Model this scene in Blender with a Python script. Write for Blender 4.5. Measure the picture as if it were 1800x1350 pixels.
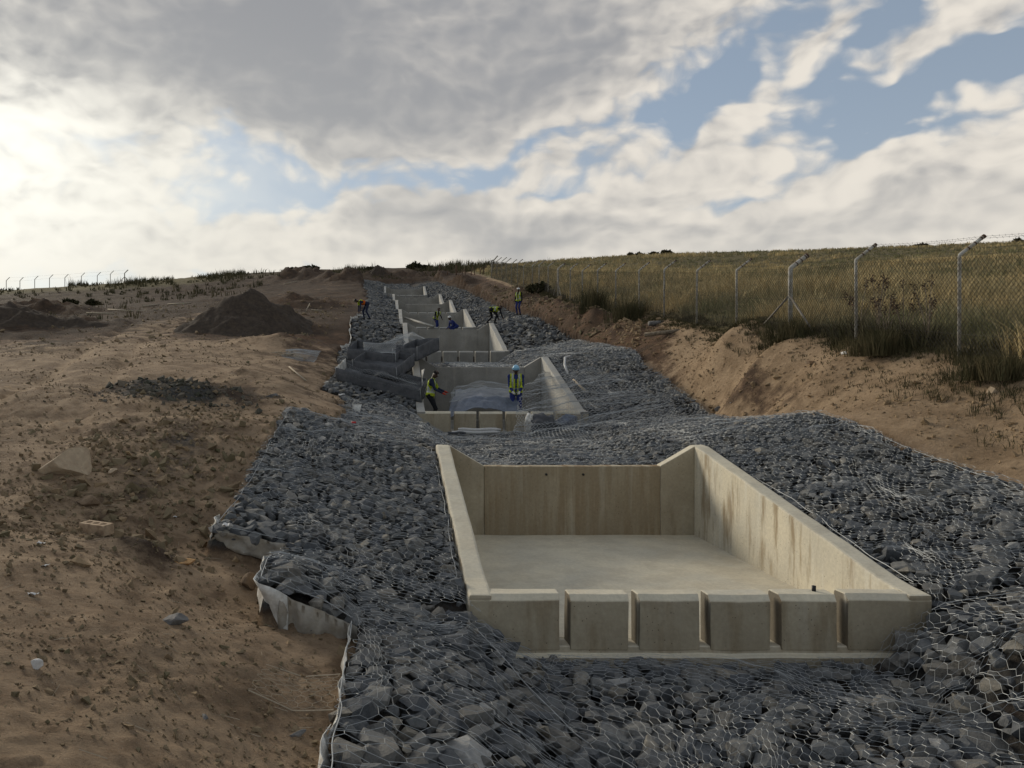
import bpy, bmesh, math, random
import numpy as np
from mathutils import Vector, Matrix

random.seed(7)
RNG = np.random.default_rng(11)
for o in list(bpy.data.objects):
    bpy.data.objects.remove(o)
scene = bpy.context.scene
COL = scene.collection
R = math.radians

# ------------------------------------------------------------------ camera
EYE = 2.9                     # eye height above the floor of the nearest basin
cam_d = bpy.data.cameras.new('camera')
cam = bpy.data.objects.new('camera', cam_d)
COL.objects.link(cam)
cam.location = (0, 0, EYE)
cam.rotation_euler = (R(90), 0, 0)
cam_d.sensor_fit = 'HORIZONTAL'
cam_d.sensor_width = 36
cam_d.lens = 28.0
cam_d.shift_x = 214 / 1800
cam_d.shift_y = -13 / 1800
cam_d.clip_start = 0.1
cam_d.clip_end = 5000
scene.camera = cam

# ------------------------------------------------------------------ world / sky
SUN_AZ, SUN_EL = -40.0, 21.0      # degrees left of the view axis (+Y), above the horizon
world = bpy.data.worlds.new('World')
scene.world = world
world.use_nodes = True
WT = world.node_tree
WT.nodes.clear()


class S:
    """a float socket with arithmetic"""
    def __init__(self, tree, sock):
        self.t, self.s = tree, sock

    def _m(self, op, a, b=None, c=None):
        n = self.t.nodes.new('ShaderNodeMath'); n.operation = op
        for i, v in enumerate((a, b, c)):
            if v is None: continue
            if isinstance(v, S): self.t.links.new(v.s, n.inputs[i])
            else: n.inputs[i].default_value = float(v)
        return S(self.t, n.outputs[0])

    def __add__(self, o): return self._m('ADD', self, o)
    __radd__ = __add__
    def __mul__(self, o): return self._m('MULTIPLY', self, o)
    __rmul__ = __mul__
    def __sub__(self, o): return self._m('SUBTRACT', self, o)
    def __rsub__(self, o): return self._m('SUBTRACT', o, self)
    def __truediv__(self, o): return self._m('DIVIDE', self, o)
    def f(self, op, b=None, c=None): return self._m(op, self, b, c)
    def smooth(self, lo, hi):
        n = self.t.nodes.new('ShaderNodeMapRange'); n.interpolation_type = 'SMOOTHSTEP'
        self.t.links.new(self.s, n.inputs['Value'])
        n.inputs['From Min'].default_value = lo; n.inputs['From Max'].default_value = hi
        return S(self.t, n.outputs['Result'])


def mixrgb(t, fac, a, b):
    n = t.nodes.new('ShaderNodeMix'); n.data_type = 'RGBA'
    for sock, v in ((n.inputs[0], fac), (n.inputs[6], a), (n.inputs[7], b)):
        if isinstance(v, S): t.links.new(v.s, sock)
        elif hasattr(v, 'is_linked'): t.links.new(v, sock)
        elif isinstance(v, (int, float)): sock.default_value = v
        else: sock.default_value = (*v, 1)
    return n.outputs[2]


def noise_node(t, vec, scale, detail=5, rough=.55, dist=0.0, dim='3D'):
    n = t.nodes.new('ShaderNodeTexNoise')
    n.noise_dimensions = dim
    n.inputs['Scale'].default_value = scale
    n.inputs['Detail'].default_value = detail
    n.inputs['Roughness'].default_value = rough
    n.inputs['Distortion'].default_value = dist
    if vec is not None: t.links.new(vec, n.inputs['Vector'])
    return S(t, n.outputs['Fac'])


def combine(t, x, y, z):
    n = t.nodes.new('ShaderNodeCombineXYZ')
    for i, v in enumerate((x, y, z)):
        if isinstance(v, S): t.links.new(v.s, n.inputs[i])
        else: n.inputs[i].default_value = v
    return n.outputs[0]


def build_sky():
    t = WT
    tc = t.nodes.new('ShaderNodeTexCoord')
    sp = t.nodes.new('ShaderNodeSeparateXYZ')
    t.links.new(tc.outputs['Generated'], sp.inputs[0])
    x, y, z = (S(t, sp.outputs[i]) for i in range(3))
    az = x._m('ARCTAN2', x, y)
    el = z.f('ARCSINE')
    # domain warp for ragged cloud edges
    base = combine(t, az, el * 1.7, 0.0)
    w1 = noise_node(t, base, 6.0, 3, .55, 0, '2D') - .5
    w2 = noise_node(t, combine(t, az + 7.3, el * 1.7 + 2.1, 0.0), 6.0, 3, .55, 0, '2D') - .5
    azw = az + w1 * .13
    elw = el + w2 * .085

    def ang(px, py):
        a = math.atan((px - 686) / 1400)
        return a, math.atan((662 - py) / 1400 * math.cos(a))

    pw = combine(t, azw, elw, 0.0)
    p0 = combine(t, az, el, 0.0)

    def blob(px, py, rx, ry, rot=0.0, warp=True):
        """soft elliptical patch of sky around a direction"""
        a0, e0 = ang(px, py)
        k = math.cos(a0) ** 1.6 / 1400 * 2.6
        mp = t.nodes.new('ShaderNodeMapping'); mp.vector_type = 'TEXTURE'
        mp.inputs['Location'].default_value = (a0, e0, 0)
        mp.inputs['Rotation'].default_value = (0, 0, R(rot))
        mp.inputs['Scale'].default_value = (rx * k, ry * k, 1)
        t.links.new(pw if warp else p0, mp.inputs['Vector'])
        g = t.nodes.new('ShaderNodeTexGradient'); g.gradient_type = 'QUADRATIC_SPHERE'
        t.links.new(mp.outputs[0], g.inputs[0])
        return S(t, g.outputs['Fac'])

    cloud = [  # px, py, rx, ry, rot, weight : banks of cloud (+) and blue openings (-)
        (480, 30, 640, 200, 0, 1.1), (600, 200, 430, 80, -7, .75), (930, 150, 190, 120, 20, .6),
        (1120, 60, 200, 75, 10, .65), (900, 20, 400, 90, 0, .4),
        (1235, 258, 330, 36, 25, .85), (1445, 62, 250, 34, 40, .75), (1600, 105, 290, 26, 25, .55),
        (1730, 30, 130, 40, 15, .55), (1730, 160, 170, 32, 6, .6),
        (1650, 330, 430, 95, 6, 1.0), (1180, 335, 330, 48, 4, .6), (950, 300, 150, 34, 24, .75),
        (740, 358, 95, 52, 0, .95), (930, 408, 130, 42, 0, .8), (1300, 425, 520, 55, 0, 1.1),
        (350, 430, 520, 48, 0, .85), (60, 300, 260, 150, -25, .5),
        (570, 300, 370, 44, -6, -.85), (850, 285, 130, 45, 15, -.65), (450, 350, 250, 30, 0, -.35),
        (1150, 215, 215, 85, 12, -1.2), (1330, 135, 140, 42, 38, -.85), (1500, 190, 120, 55, 25, -.95),
        (1640, 145, 190, 22, 10, -.75), (1560, 245, 160, 25, 15, -.5), (1560, 25, 130, 24, 38, -.75),
        (1760, 85, 110, 22, 10, -.7), (1120, 310, 150, 16, 6, -.6), (1300, 350, 150, 15, 4, -.55), (1500, 30, 60, 40, 40, -.4),
    ]
    cov = None
    for px, py, rx, ry, rot, w in cloud:
        b = blob(px, py, rx, ry, rot)
        cov = b * w if cov is None else b.f('MULTIPLY_ADD', w, cov)

    def puff(vec, sc):
        n = t.nodes.new('ShaderNodeTexVoronoi'); n.voronoi_dimensions = '2D'; n.feature = 'SMOOTH_F1'
        n.inputs['Scale'].default_value = sc; n.inputs['Smoothness'].default_value = .35
        n.inputs['Detail'].default_value = 1.0; n.inputs['Roughness'].default_value = .55
        n.normalize = False
        t.links.new(vec, n.inputs['Vector'])
        return S(t, n.outputs['Distance'])
    v1 = combine(t, az + w1 * .05, (el + w2 * .05) * 1.7, 0.3)
    v2 = combine(t, az + w1 * .05 + .010, (el + w2 * .05 - .016) * 1.7, 0.3)
    n1 = noise_node(t, v1, 8.0, 7, .56, 0, '2D') * 1.7 - puff(v1, 26.0) * .50
    n2 = noise_node(t, v2, 8.0, 5, .56, 0, '2D') * 1.7 - puff(v2, 26.0) * .50
    cov = cov + n1 - .60
    alpha = cov.smooth(-.24, .40)
    # soft self shading: thickness and a step towards the sun
    dark = None
    for px, py, rx, ry, rot, w in [(520, 30, 700, 185, 0, 1.0), (480, 190, 330, 75, -8, .45), (750, 378, 110, 40, 0, .75),
                                   (930, 430, 140, 30, 0, .6), (930, 140, 160, 90, 20, .35), (1650, 390, 420, 50, 0, .3),
                                   (1250, 300, 300, 25, 20, .25)]:
        b = blob(px, py, rx, ry, rot)
        dark = b * w if dark is None else b.f('MULTIPLY_ADD', w, dark)
    calm = el.smooth(.02, .34) * .75 + .25
    relief = (n1 - n2) * 1.0 * (1.0 - (dark * .75).f('MINIMUM', .85)) * calm
    shade = (dark * .85 + (cov - .4) * .16 - relief + (noise_node(t, base, 5.0, 4, .5, 0, '2D') - .5) * .5 * calm).smooth(-.2, 1.0)
    glow = blob(-80, 270, 290, 175, 15, False)
    glow2 = blob(-60, 340, 540, 220, 0, False)
    ccol = mixrgb(t, shade, (.77, .715, .635), (.285, .29, .305))
    # clear sky
    sky = t.nodes.new('ShaderNodeTexSky')
    sky.sky_type = 'NISHITA'; sky.sun_disc = False
    sky.sun_elevation = R(SUN_EL); sky.sun_rotation = R(SUN_AZ)
    sky.altitude = 1500; sky.air_density = 1.0; sky.dust_density = 1.3; sky.ozone_density = 1.4
    sc = t.nodes.new('ShaderNodeVectorMath'); sc.operation = 'SCALE'
    t.links.new(sky.outputs[0], sc.inputs[0]); sc.inputs['Scale'].default_value = SKY_STRENGTH
    blue = mixrgb(t, .48, sc.outputs[0], (.36, .43, .50))
    col = mixrgb(t, alpha * .97, blue, ccol)
    # cream haze low over the horizon and the veiled sun at the left
    hz = ((el.f('ABSOLUTE') * -7.0).f('EXPONENT')) * .55
    col = mixrgb(t, hz, col, (.68, .66, .59))
    col = mixrgb(t, (glow2 * (1.0 - shade * .6) * .85).f('MINIMUM', .9), col, (.86, .85, .76))
    gl = (glow * (1.0 - shade * .95) * 1.2).f('MINIMUM', 1.0)
    col = mixrgb(t, gl, col, (1.10, 1.08, .98))
    bg = t.nodes.new('ShaderNodeBackground'); bg.inputs['Strength'].default_value = 1.0
    t.links.new(col, bg.inputs['Color'])
    out = t.nodes.new('ShaderNodeOutputWorld')
    t.links.new(bg.outputs[0], out.inputs['Surface'])


SKY_STRENGTH = 0.085
build_sky()
world.cycles.sampling_method = 'NONE'
world.cycles.sample_map_resolution = 512

# ------------------------------------------------------------------ sun (veiled by cloud)
sun_d = bpy.data.lights.new('sun', 'SUN')
sun_d.energy = 2.2
sun_d.angle = R(17)
sun_d.color = (1.0, .91, .75)
sun = bpy.data.objects.new('sun', sun_d)
COL.objects.link(sun)
sdir = Vector((math.sin(R(SUN_AZ)) * math.cos(R(SUN_EL)), math.cos(R(SUN_AZ)) * math.cos(R(SUN_EL)), math.sin(R(SUN_EL))))
sun.rotation_euler = sdir.to_track_quat('Z', 'Y').to_euler()

vs = scene.view_settings
vs.view_transform = 'Standard'; vs.look = 'None'; vs.exposure = 0.12; vs.gamma = 1.0
vs.use_curve_mapping = False
scene.cycles.max_bounces = 5
scene.cycles.diffuse_bounces = 3
scene.cycles.transparent_max_bounces = 12
scene.cycles.use_denoising = True

# ================================================================== helpers
def at(px, py, D):
    """survey point: image position and distance along the chute axis -> world point"""
    return Vector(((px - 686) / 1400 * D, D, EYE + (662 - py) / 1400 * D))


def mesh_np(name, V, F, smooth=False, attrs=None, mat_idx=None):
    """mesh from numpy verts and faces (one array n x k, or a list of such arrays)"""
    if not isinstance(F, (list, tuple)): F = [F]
    F = [np.asarray(f, np.int32) for f in F if len(f)]
    me = bpy.data.meshes.new(name)
    V = np.asarray(V, np.float32)
    me.vertices.add(len(V)); me.vertices.foreach_set('co', V.ravel())
    nl = sum(f.size for f in F); nf = sum(len(f) for f in F)
    me.loops.add(nl); me.polygons.add(nf)
    me.loops.foreach_set('vertex_index', np.concatenate([f.ravel() for f in F]))
    st, s = [], 0
    for f in F:
        st.append(s + np.arange(len(f)) * f.shape[1]); s += f.size
    me.polygons.foreach_set('loop_start', np.concatenate(st).astype(np.int32))
    me.polygons.foreach_set('use_smooth', np.full(nf, smooth))
    if mat_idx is not None: me.polygons.foreach_set('material_index', np.asarray(mat_idx, np.int32))
    for k, (dom, typ, arr) in (attrs or {}).items():
        a = me.attributes.new(k, typ, dom)
        a.data.foreach_set('value' if typ == 'FLOAT' else 'color', np.asarray(arr, np.float32).ravel())
    me.update(calc_edges=True)
    return me


class Acc:
    """collects pieces (verts, faces) into one mesh"""
    def __init__(self): self.v, self.f, self.n = [], {}, 0
    def add(self, V, F):
        V = np.asarray(V, float).reshape(-1, 3)
        if not isinstance(F, (list, tuple)) or (len(F) and not hasattr(F[0], '__len__')): F = [F]
        for f in F:
            f = tuple(int(i) + self.n for i in f)
            self.f.setdefault(len(f), []).append(f)
        self.v.append(V); self.n += len(V)
    def addn(self, V, F):
        V = np.asarray(V, float).reshape(-1, 3); F = np.asarray(F, int)
        self.f.setdefault(F.shape[1], []).extend(map(tuple, F + self.n))
        self.v.append(V); self.n += len(V)
    def mesh(self, name, smooth=False):
        return mesh_np(name, np.concatenate(self.v), [np.array(x) for x in self.f.values()], smooth)


def link(name, me, mat=None, parent=None, smooth=None):
    o = bpy.data.objects.new(name, me); COL.objects.link(o)
    if me is not None and mat is not None:
        for m in (mat if isinstance(mat, (list, tuple)) else [mat]): me.materials.append(m)
    if parent is not None: o.parent = parent
    if smooth is not None: me.polygons.foreach_set('use_smooth', [smooth] * len(me.polygons))
    return o


def tag(o, label=None, cat=None, group=None, kind=None):
    if label: o['label'] = label
    if cat: o['category'] = cat
    if group: o['group'] = group
    if kind: o['kind'] = kind
    return o


def thing(name, label, cat, loc=(0, 0, 0), group=None):
    o = bpy.data.objects.new(name, None); COL.objects.link(o)
    o.location = loc; o.empty_display_size = .2
    return tag(o, label, cat, group)


def child(name, me, mat, parent, world_coords=True):
    """part whose mesh is given in world coordinates, under a parent that only has a location"""
    if world_coords:
        me.transform(Matrix.Translation(-Vector(parent.location)))
    return link(name, me, mat, parent)


# ---- noise on numpy arrays
def _h(ix, iy, seed):
    n = (ix.astype(np.int64) * 374761393 + iy.astype(np.int64) * 668265263 + seed * 144665) & 0x7fffffff
    n = ((n ^ (n >> 13)) * 1274126177) & 0x7fffffff
    n = ((n ^ (n >> 16)) * 60493) & 0x7fffffff
    return (n & 0xffff) / 65535.0


def vnoise(x, y, seed=0):
    x = np.asarray(x, float); y = np.asarray(y, float)
    ix, iy = np.floor(x), np.floor(y)
    fx, fy = x - ix, y - iy
    fx = fx * fx * fx * (fx * (fx * 6 - 15) + 10); fy = fy * fy * fy * (fy * (fy * 6 - 15) + 10)
    a, b = _h(ix, iy, seed), _h(ix + 1, iy, seed)
    c, d = _h(ix, iy + 1, seed), _h(ix + 1, iy + 1, seed)
    return (a + (b - a) * fx) * (1 - fy) + (c + (d - c) * fx) * fy - .5


def fbm(x, y, oct=4, seed=0, gain=.5, lac=2.03):
    s, amp = 0, 1.0
    for i in range(oct):
        s = s + amp * vnoise(x, y, seed + i * 17); x = x * lac + 3.7; y = y * lac - 1.3; amp *= gain
    return s


def sstep(a, b, x):
    t = np.clip((x - a) / (b - a), 0, 1); return t * t * (3 - 2 * t)


# ---- tubes
def tubes_np(P, Q, rad, sides=3):
    """straight open prisms from P[i] to Q[i]"""
    P = np.asarray(P, float); Q = np.asarray(Q, float); n = len(P)
    rad = np.broadcast_to(np.asarray(rad, float), (n,))
    d = Q - P; L = np.linalg.norm(d, axis=1, keepdims=True); d = d / np.maximum(L, 1e-9)
    up = np.where(np.abs(d[:, 2:3]) > .9, np.array([[1., 0, 0]]), np.array([[0, 0, 1.]]))
    a = np.cross(d, up); a /= np.linalg.norm(a, axis=1, keepdims=True); b = np.cross(d, a)
    V = np.empty((n, 2 * sides, 3))
    for k in range(sides):
        th = 2 * math.pi * k / sides + .5
        off = (a * math.cos(th) + b * math.sin(th)) * rad[:, None]
        V[:, k] = P + off; V[:, sides + k] = Q + off
    base = (np.arange(n) * 2 * sides)[:, None]
    F = np.concatenate([base + np.array([[k, (k + 1) % sides, sides + (k + 1) % sides, sides + k]]) for k in range(sides)])
    return V.reshape(-1, 3), F


def tube_path(pts, rad, sides=8, caps=True):
    """one tube along a polyline; rad a number or one per point"""
    pts = [Vector(p) for p in pts]; n = len(pts)
    rad = [rad] * n if isinstance(rad, (int, float)) else list(rad)
    V, F = [], []
    ref = None
    for i, p in enumerate(pts):
        d = (pts[min(i + 1, n - 1)] - pts[max(i - 1, 0)]).normalized()
        if ref is None: ref = Vector((0, 0, 1)) if abs(d.z) < .9 else Vector((1, 0, 0))
        a = d.cross(ref)
        if a.length < 1e-4: a = d.cross(Vector((0, 1, 0)))
        a.normalize(); b = d.cross(a); ref = -b if False else b.cross(d) * 0 + ref
        for k in range(sides):
            th = 2 * math.pi * k / sides
            V.append(p + (a * math.cos(th) + b * math.sin(th)) * rad[i])
    for i in range(n - 1):
        for k in range(sides):
            k2 = (k + 1) % sides
            F.append((i * sides + k, i * sides + k2, (i + 1) * sides + k2, (i + 1) * sides + k))
    if caps:
        F.append(tuple(range(sides - 1, -1, -1))); F.append(tuple((n - 1) * sides + k for k in range(sides)))
    return [tuple(v) for v in V], F


def tube_mesh(name, pts, rad, sides=8, smooth=True):
    V, F = tube_path(pts, rad, sides)
    A = Acc(); A.add(V, F); return A.mesh(name, smooth)


BOXF = [(0, 3, 2, 1), (4, 5, 6, 7), (0, 1, 5, 4), (1, 2, 6, 5), (2, 3, 7, 6), (3, 0, 4, 7)]


def bevel_mesh(me, w, seg=2):
    bm = bmesh.new(); bm.from_mesh(me)
    bmesh.ops.recalc_face_normals(bm, faces=bm.faces)
    es = [e for e in bm.edges if len(e.link_faces) == 2 and e.calc_face_angle(0) > .4]
    bmesh.ops.bevel(bm, geom=es, offset=w, segments=seg, affect='EDGES', profile=.6, clamp_overlap=True)
    bm.to_mesh(me); bm.free(); me.update()
    return me


def rock_mesh(name, seed, n=15, flat=.62, cut=.0):
    r = np.random.default_rng(seed)
    p = r.normal(size=(n, 3)); p /= np.linalg.norm(p, axis=1, keepdims=True)
    p = np.sign(p) * np.abs(p) ** .8
    p *= r.uniform(.8, 1.08, (n, 1)); p *= np.array([1.0, r.uniform(.62, .95), flat * r.uniform(.8, 1.2)])
    bm = bmesh.new()
    for v in p: bm.verts.new(v)
    bmesh.ops.convex_hull(bm, input=bm.verts)
    for v in [v for v in bm.verts if not v.link_faces]: bm.verts.remove(v)
    bmesh.ops.recalc_face_normals(bm, faces=bm.faces)
    bmesh.ops.triangulate(bm, faces=bm.faces)
    me = bpy.data.meshes.new(name); bm.to_mesh(me); bm.free()
    return me


def mesh_arrays(me):
    V = np.empty(len(me.vertices) * 3, np.float32); me.vertices.foreach_get('co', V)
    F = np.array([p.vertices[:] for p in me.polygons], np.int32)
    return V.reshape(-1, 3).astype(float), F


# ================================================================== materials
def mat(name, base=(.5, .5, .5), rough=.8, var=None, scale=6.0, bump=0.0, bscale=30.0, spec=.3, metal=0.0, two=None, rnd=None, attr=None, detail=6):
    """principled material: base colour, optional second colour by noise, optional per-object / per-piece tone, bump"""
    m = bpy.data.materials.new(name); m.use_nodes = True
    t = m.node_tree; b = t.nodes['Principled BSDF']
    b.inputs['Roughness'].default_value = rough
    b.inputs['Specular IOR Level'].default_value = spec
    b.inputs['Metallic'].default_value = metal
    tc = t.nodes.new('ShaderNodeTexCoord')
    geo = t.nodes.new('ShaderNodeNewGeometry')
    vec = geo.outputs['Position']
    col = None
    if two is not None:
        col = mixrgb(t, noise_node(t, vec, scale, detail, .6).smooth(.35, .65), base, two)
    if var:
        f = noise_node(t, vec, scale * 2.7, 4, .6)
        hs = t.nodes.new('ShaderNodeHueSaturation')
        t.links.new((f * (2 * var) + (1 - var)).s, hs.inputs['Value'])
        if col is not None: t.links.new(col, hs.inputs['Color'])
        else: hs.inputs['Color'].default_value = (*base, 1)
        col = hs.outputs[0]
    if rnd or attr:
        if attr:
            a = t.nodes.new('ShaderNodeAttribute'); a.attribute_name = attr; rs = S(t, a.outputs['Fac'])
        else:
            oi = t.nodes.new('ShaderNodeObjectInfo'); rs = S(t, oi.outputs['Random'])
        ramp = t.nodes.new('ShaderNodeValToRGB'); t.links.new(rs.s, ramp.inputs[0])
        stops = RAMPS[rnd or attr] if not isinstance(rnd, list) else rnd
        el = ramp.color_ramp.elements
        for i, (p, c) in enumerate(stops):
            e = el[i] if i < 2 else el.new(p)
            e.position = p; e.color = (*c, 1)
        mx = t.nodes.new('ShaderNodeMix'); mx.data_type = 'RGBA'; mx.blend_type = 'MULTIPLY'; mx.inputs[0].default_value = 1
        t.links.new(ramp.outputs[0], mx.inputs[6])
        if col is not None: t.links.new(col, mx.inputs[7])
        else: mx.inputs[7].default_value = (*base, 1)
        col = mx.outputs[2]
    if col is not None: t.links.new(col, b.inputs['Base Color'])
    else: b.inputs['Base Color'].default_value = (*base, 1)
    if bump:
        bn = t.nodes.new('ShaderNodeBump'); bn.inputs['Strength'].default_value = bump; bn.inputs['Distance'].default_value = .02
        t.links.new(noise_node(t, vec, bscale, 6, .65).s, bn.inputs['Height'])
        t.links.new(bn.outputs[0], b.inputs['Normal'])
    return m


STONE_TONES = [(0.0, (.66, .69, .74)), (.3, (.86, .88, .91)), (.5, (1.05, 1.05, 1.03)), (.66, (1.22, 1.12, .98)), (.78, (1.1, 1.12, 1.12)), (.9, (1.45, 1.38, 1.26)), (.96, (1.7, 1.5, 1.2)), (1.0, (2.6, 2.5, 2.35))]
RAMPS = {'tone': STONE_TONES,
         'gtone': [(0.0, (.55, .62, .50)), (.4, (.9, .9, .8)), (.75, (1.15, 1.08, .95)), (1.0, (1.6, 1.45, 1.2))]}
M = {}
M['stone'] = mat('dark_blue_grey_rock', (.098, .101, .104), .82, .45, 9, .7, 55, .35, two=(.138, .137, .134), rnd=STONE_TONES)
M['stone_bulk'] = mat('dark_blue_grey_rock_fill', (.098, .101, .104), .82, .45, 9, .7, 55, .35, two=(.138, .137, .134), attr='tone')
M['bed'] = mat('shadowed_rock_bed', (.045, .048, .052), .9, .4, 12, .6, 40, .2)
M['wire'] = mat('galvanised_wire', (.33, .34, .34), .6, .6, .9, 0, 1, .4, .35)
M['wire_old'] = mat('weathered_fence_wire', (.045, .040, .034), .85, .3, 9, 0, 1, .15, 0)
M['post'] = mat('weathered_galvanised_pipe', (.40, .385, .35), .7, .3, 7, .1, 60, .3, .1, two=(.27, .24, .19))
M['fabric'] = mat('grey_geotextile', (.085, .088, .094), .95, .3, 5, .35, 90, .1, two=(.115, .115, .12))
M['fabric_white'] = mat('pale_geotextile', (.66, .65, .61), .95, .25, 6, .35, 60, .1, two=(.40, .37, .32))
M['fabric_dusty'] = mat('dusty_geotextile', (.34, .315, .27), .95, .25, 5, .35, 60, .1, two=(.24, .205, .155))
M['brace'] = mat('dark_steel_brace', (.19, .17, .145), .8, .3, 7, .1, 60, .2)
M['plastic'] = mat('bluish_plastic_sheet', (.13, .15, .19), .40, .25, 6, .15, 20, .5, two=(.09, .105, .135))
M['pvc'] = mat('pale_pipe', (.46, .45, .43), .45, .2, 8, 0, 1, .4)
M['rust'] = mat('rusty_iron', (.10, .06, .04), .9, .3, 10, .3, 50, .2)
M['timber'] = mat('weathered_timber', (.36, .30, .22), .85, .3, 12, .3, 60, .2)
M['log'] = mat('grey_brown_log', (.27, .22, .16), .9, .35, 10, .4, 50, .2, two=(.15, .115, .08))
M['rock_tan'] = mat('tan_sandstone', (.46, .36, .25), .9, .3, 5, .7, 30, .2, two=(.37, .28, .19))
M['rock_grey'] = mat('grey_rock', (.12, .115, .11), .85, .35, 8, .7, 40, .3, two=(.17, .16, .15))
M['rock_white'] = mat('pale_quartz_rock', (.55, .53, .50), .8, .25, 10, .5, 40, .3)
M['rock_orange'] = mat('orange_sandstone', (.52, .30, .13), .88, .3, 10, .5, 40, .2, two=(.40, .25, .13))
M['clod'] = mat('dry_earth_clod', (.205, .158, .110), .95, .35, 6, .6, 45, .1, attr='gtone')
M['clod_obj'] = mat('dry_earth_lump', (.225, .160, .104), .95, .35, 6, .6, 45, .1, two=(.17, .12, .08))
M['brick'] = mat('sandy_clay_brick', (.47, .35, .235), .92, .25, 9, .5, 60, .15, two=(.28, .19, .12))
M['paper'] = mat('white_litter', (.62, .60, .57), .8, .2, 10, 0, 1, .2)
M['black'] = mat('black_plastic', (.015, .015, .016), .5)
M['red'] = mat('red_plastic', (.45, .03, .03), .5)


def concrete(name, c1=(.50, .445, .335), c2=(.40, .37, .30), stain=.62, faced=(.26, .215, .145), brown=0.0):
    m = bpy.data.materials.new(name); m.use_nodes = True
    t = m.node_tree; b = t.nodes['Principled BSDF']
    b.inputs['Roughness'].default_value = .82; b.inputs['Specular IOR Level'].default_value = .25
    geo = t.nodes.new('ShaderNodeNewGeometry')
    sp = t.nodes.new('ShaderNodeSeparateXYZ'); t.links.new(geo.outputs['Position'], sp.inputs[0])
    x, y, z = (S(t, sp.outputs[i]) for i in range(3))
    sn = t.nodes.new('ShaderNodeSeparateXYZ'); t.links.new(geo.outputs['True Normal'], sn.inputs[0])
    nz = S(t, sn.outputs[2]).f('ABSOLUTE'); ny = S(t, sn.outputs[1]).f('ABSOLUTE')
    vert = 1.0 - nz.smooth(.3, .7)
    # colour base: sand-coloured concrete with broad clouds of tone
    big = noise_node(t, geo.outputs['Position'], 1.1, 5, .6)
    fine = noise_node(t, geo.outputs['Position'], 22, 6, .65)
    col = mixrgb(t, big.smooth(.32, .68), c1, c2)
    if brown: col = mixrgb(t, (noise_node(t, combine(t, x * 5.0, y, z * .35), 1.3, 6, .65).smooth(.36, .60) * brown), col, (.215, .135, .062))
    # runs of efflorescence and brown damp running down the vertical faces
    run = noise_node(t, combine(t, x * 3.2, y * 3.2, z * .22), 1.7, 5, .6)
    run2 = noise_node(t, combine(t, x * 2.0 + 9.1, y * 2.0, z * .35), 1.5, 5, .62)
    col = mixrgb(t, run.smooth(.54, .70) * vert * .75, col, (.62, .585, .49))
    col = mixrgb(t, run2.smooth(.50, .66) * vert * stain, col, (.245, .175, .095))
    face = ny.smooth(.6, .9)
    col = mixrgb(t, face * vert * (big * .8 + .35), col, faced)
    # trampled dust on flat floors
    col = mixrgb(t, nz * noise_node(t, geo.outputs['Position'], 2.3, 6, .65).smooth(.42, .62) * .35, col, (.42, .36, .265))
    # pin holes and scuffs
    pit = t.nodes.new('ShaderNodeTexVoronoi'); pit.inputs['Scale'].default_value = 17
    t.links.new(geo.outputs['Position'], pit.inputs['Vector'])
    holes = (1.0 - S(t, pit.outputs['Distance']).smooth(.06, .15)) * noise_node(t, geo.outputs['Position'], 3.1, 3).smooth(.46, .58)
    col = mixrgb(t, holes * vert * .9, col, (.10, .075, .05))
    hs = t.nodes.new('ShaderNodeHueSaturation'); t.links.new((fine * .5 + .75).s, hs.inputs['Value']); t.links.new(col, hs.inputs['Color'])
    t.links.new(hs.outputs[0], b.inputs['Base Color'])
    bn = t.nodes.new('ShaderNodeBump'); bn.inputs['Strength'].default_value = .35; bn.inputs['Distance'].default_value = .01
    t.links.new((fine + big * .5 - holes * .6).s, bn.inputs['Height']); t.links.new(bn.outputs[0], b.inputs['Normal'])
    return m


M['concrete'] = concrete('sand_coloured_concrete', (.62, .555, .42), (.53, .485, .385), .78)
M['concrete_brown'] = concrete('water_stained_concrete', (.46, .395, .28), (.36, .305, .21), .75, brown=.95)
M['slot_brown'] = concrete('slot_brown_concrete', (.20, .175, .135), (.145, .125, .095), .4, (.15, .125, .09))
M['concrete_grey'] = concrete('grey_concrete', (.43, .415, .375), (.34, .325, .295), .25, (.17, .16, .14))


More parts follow.
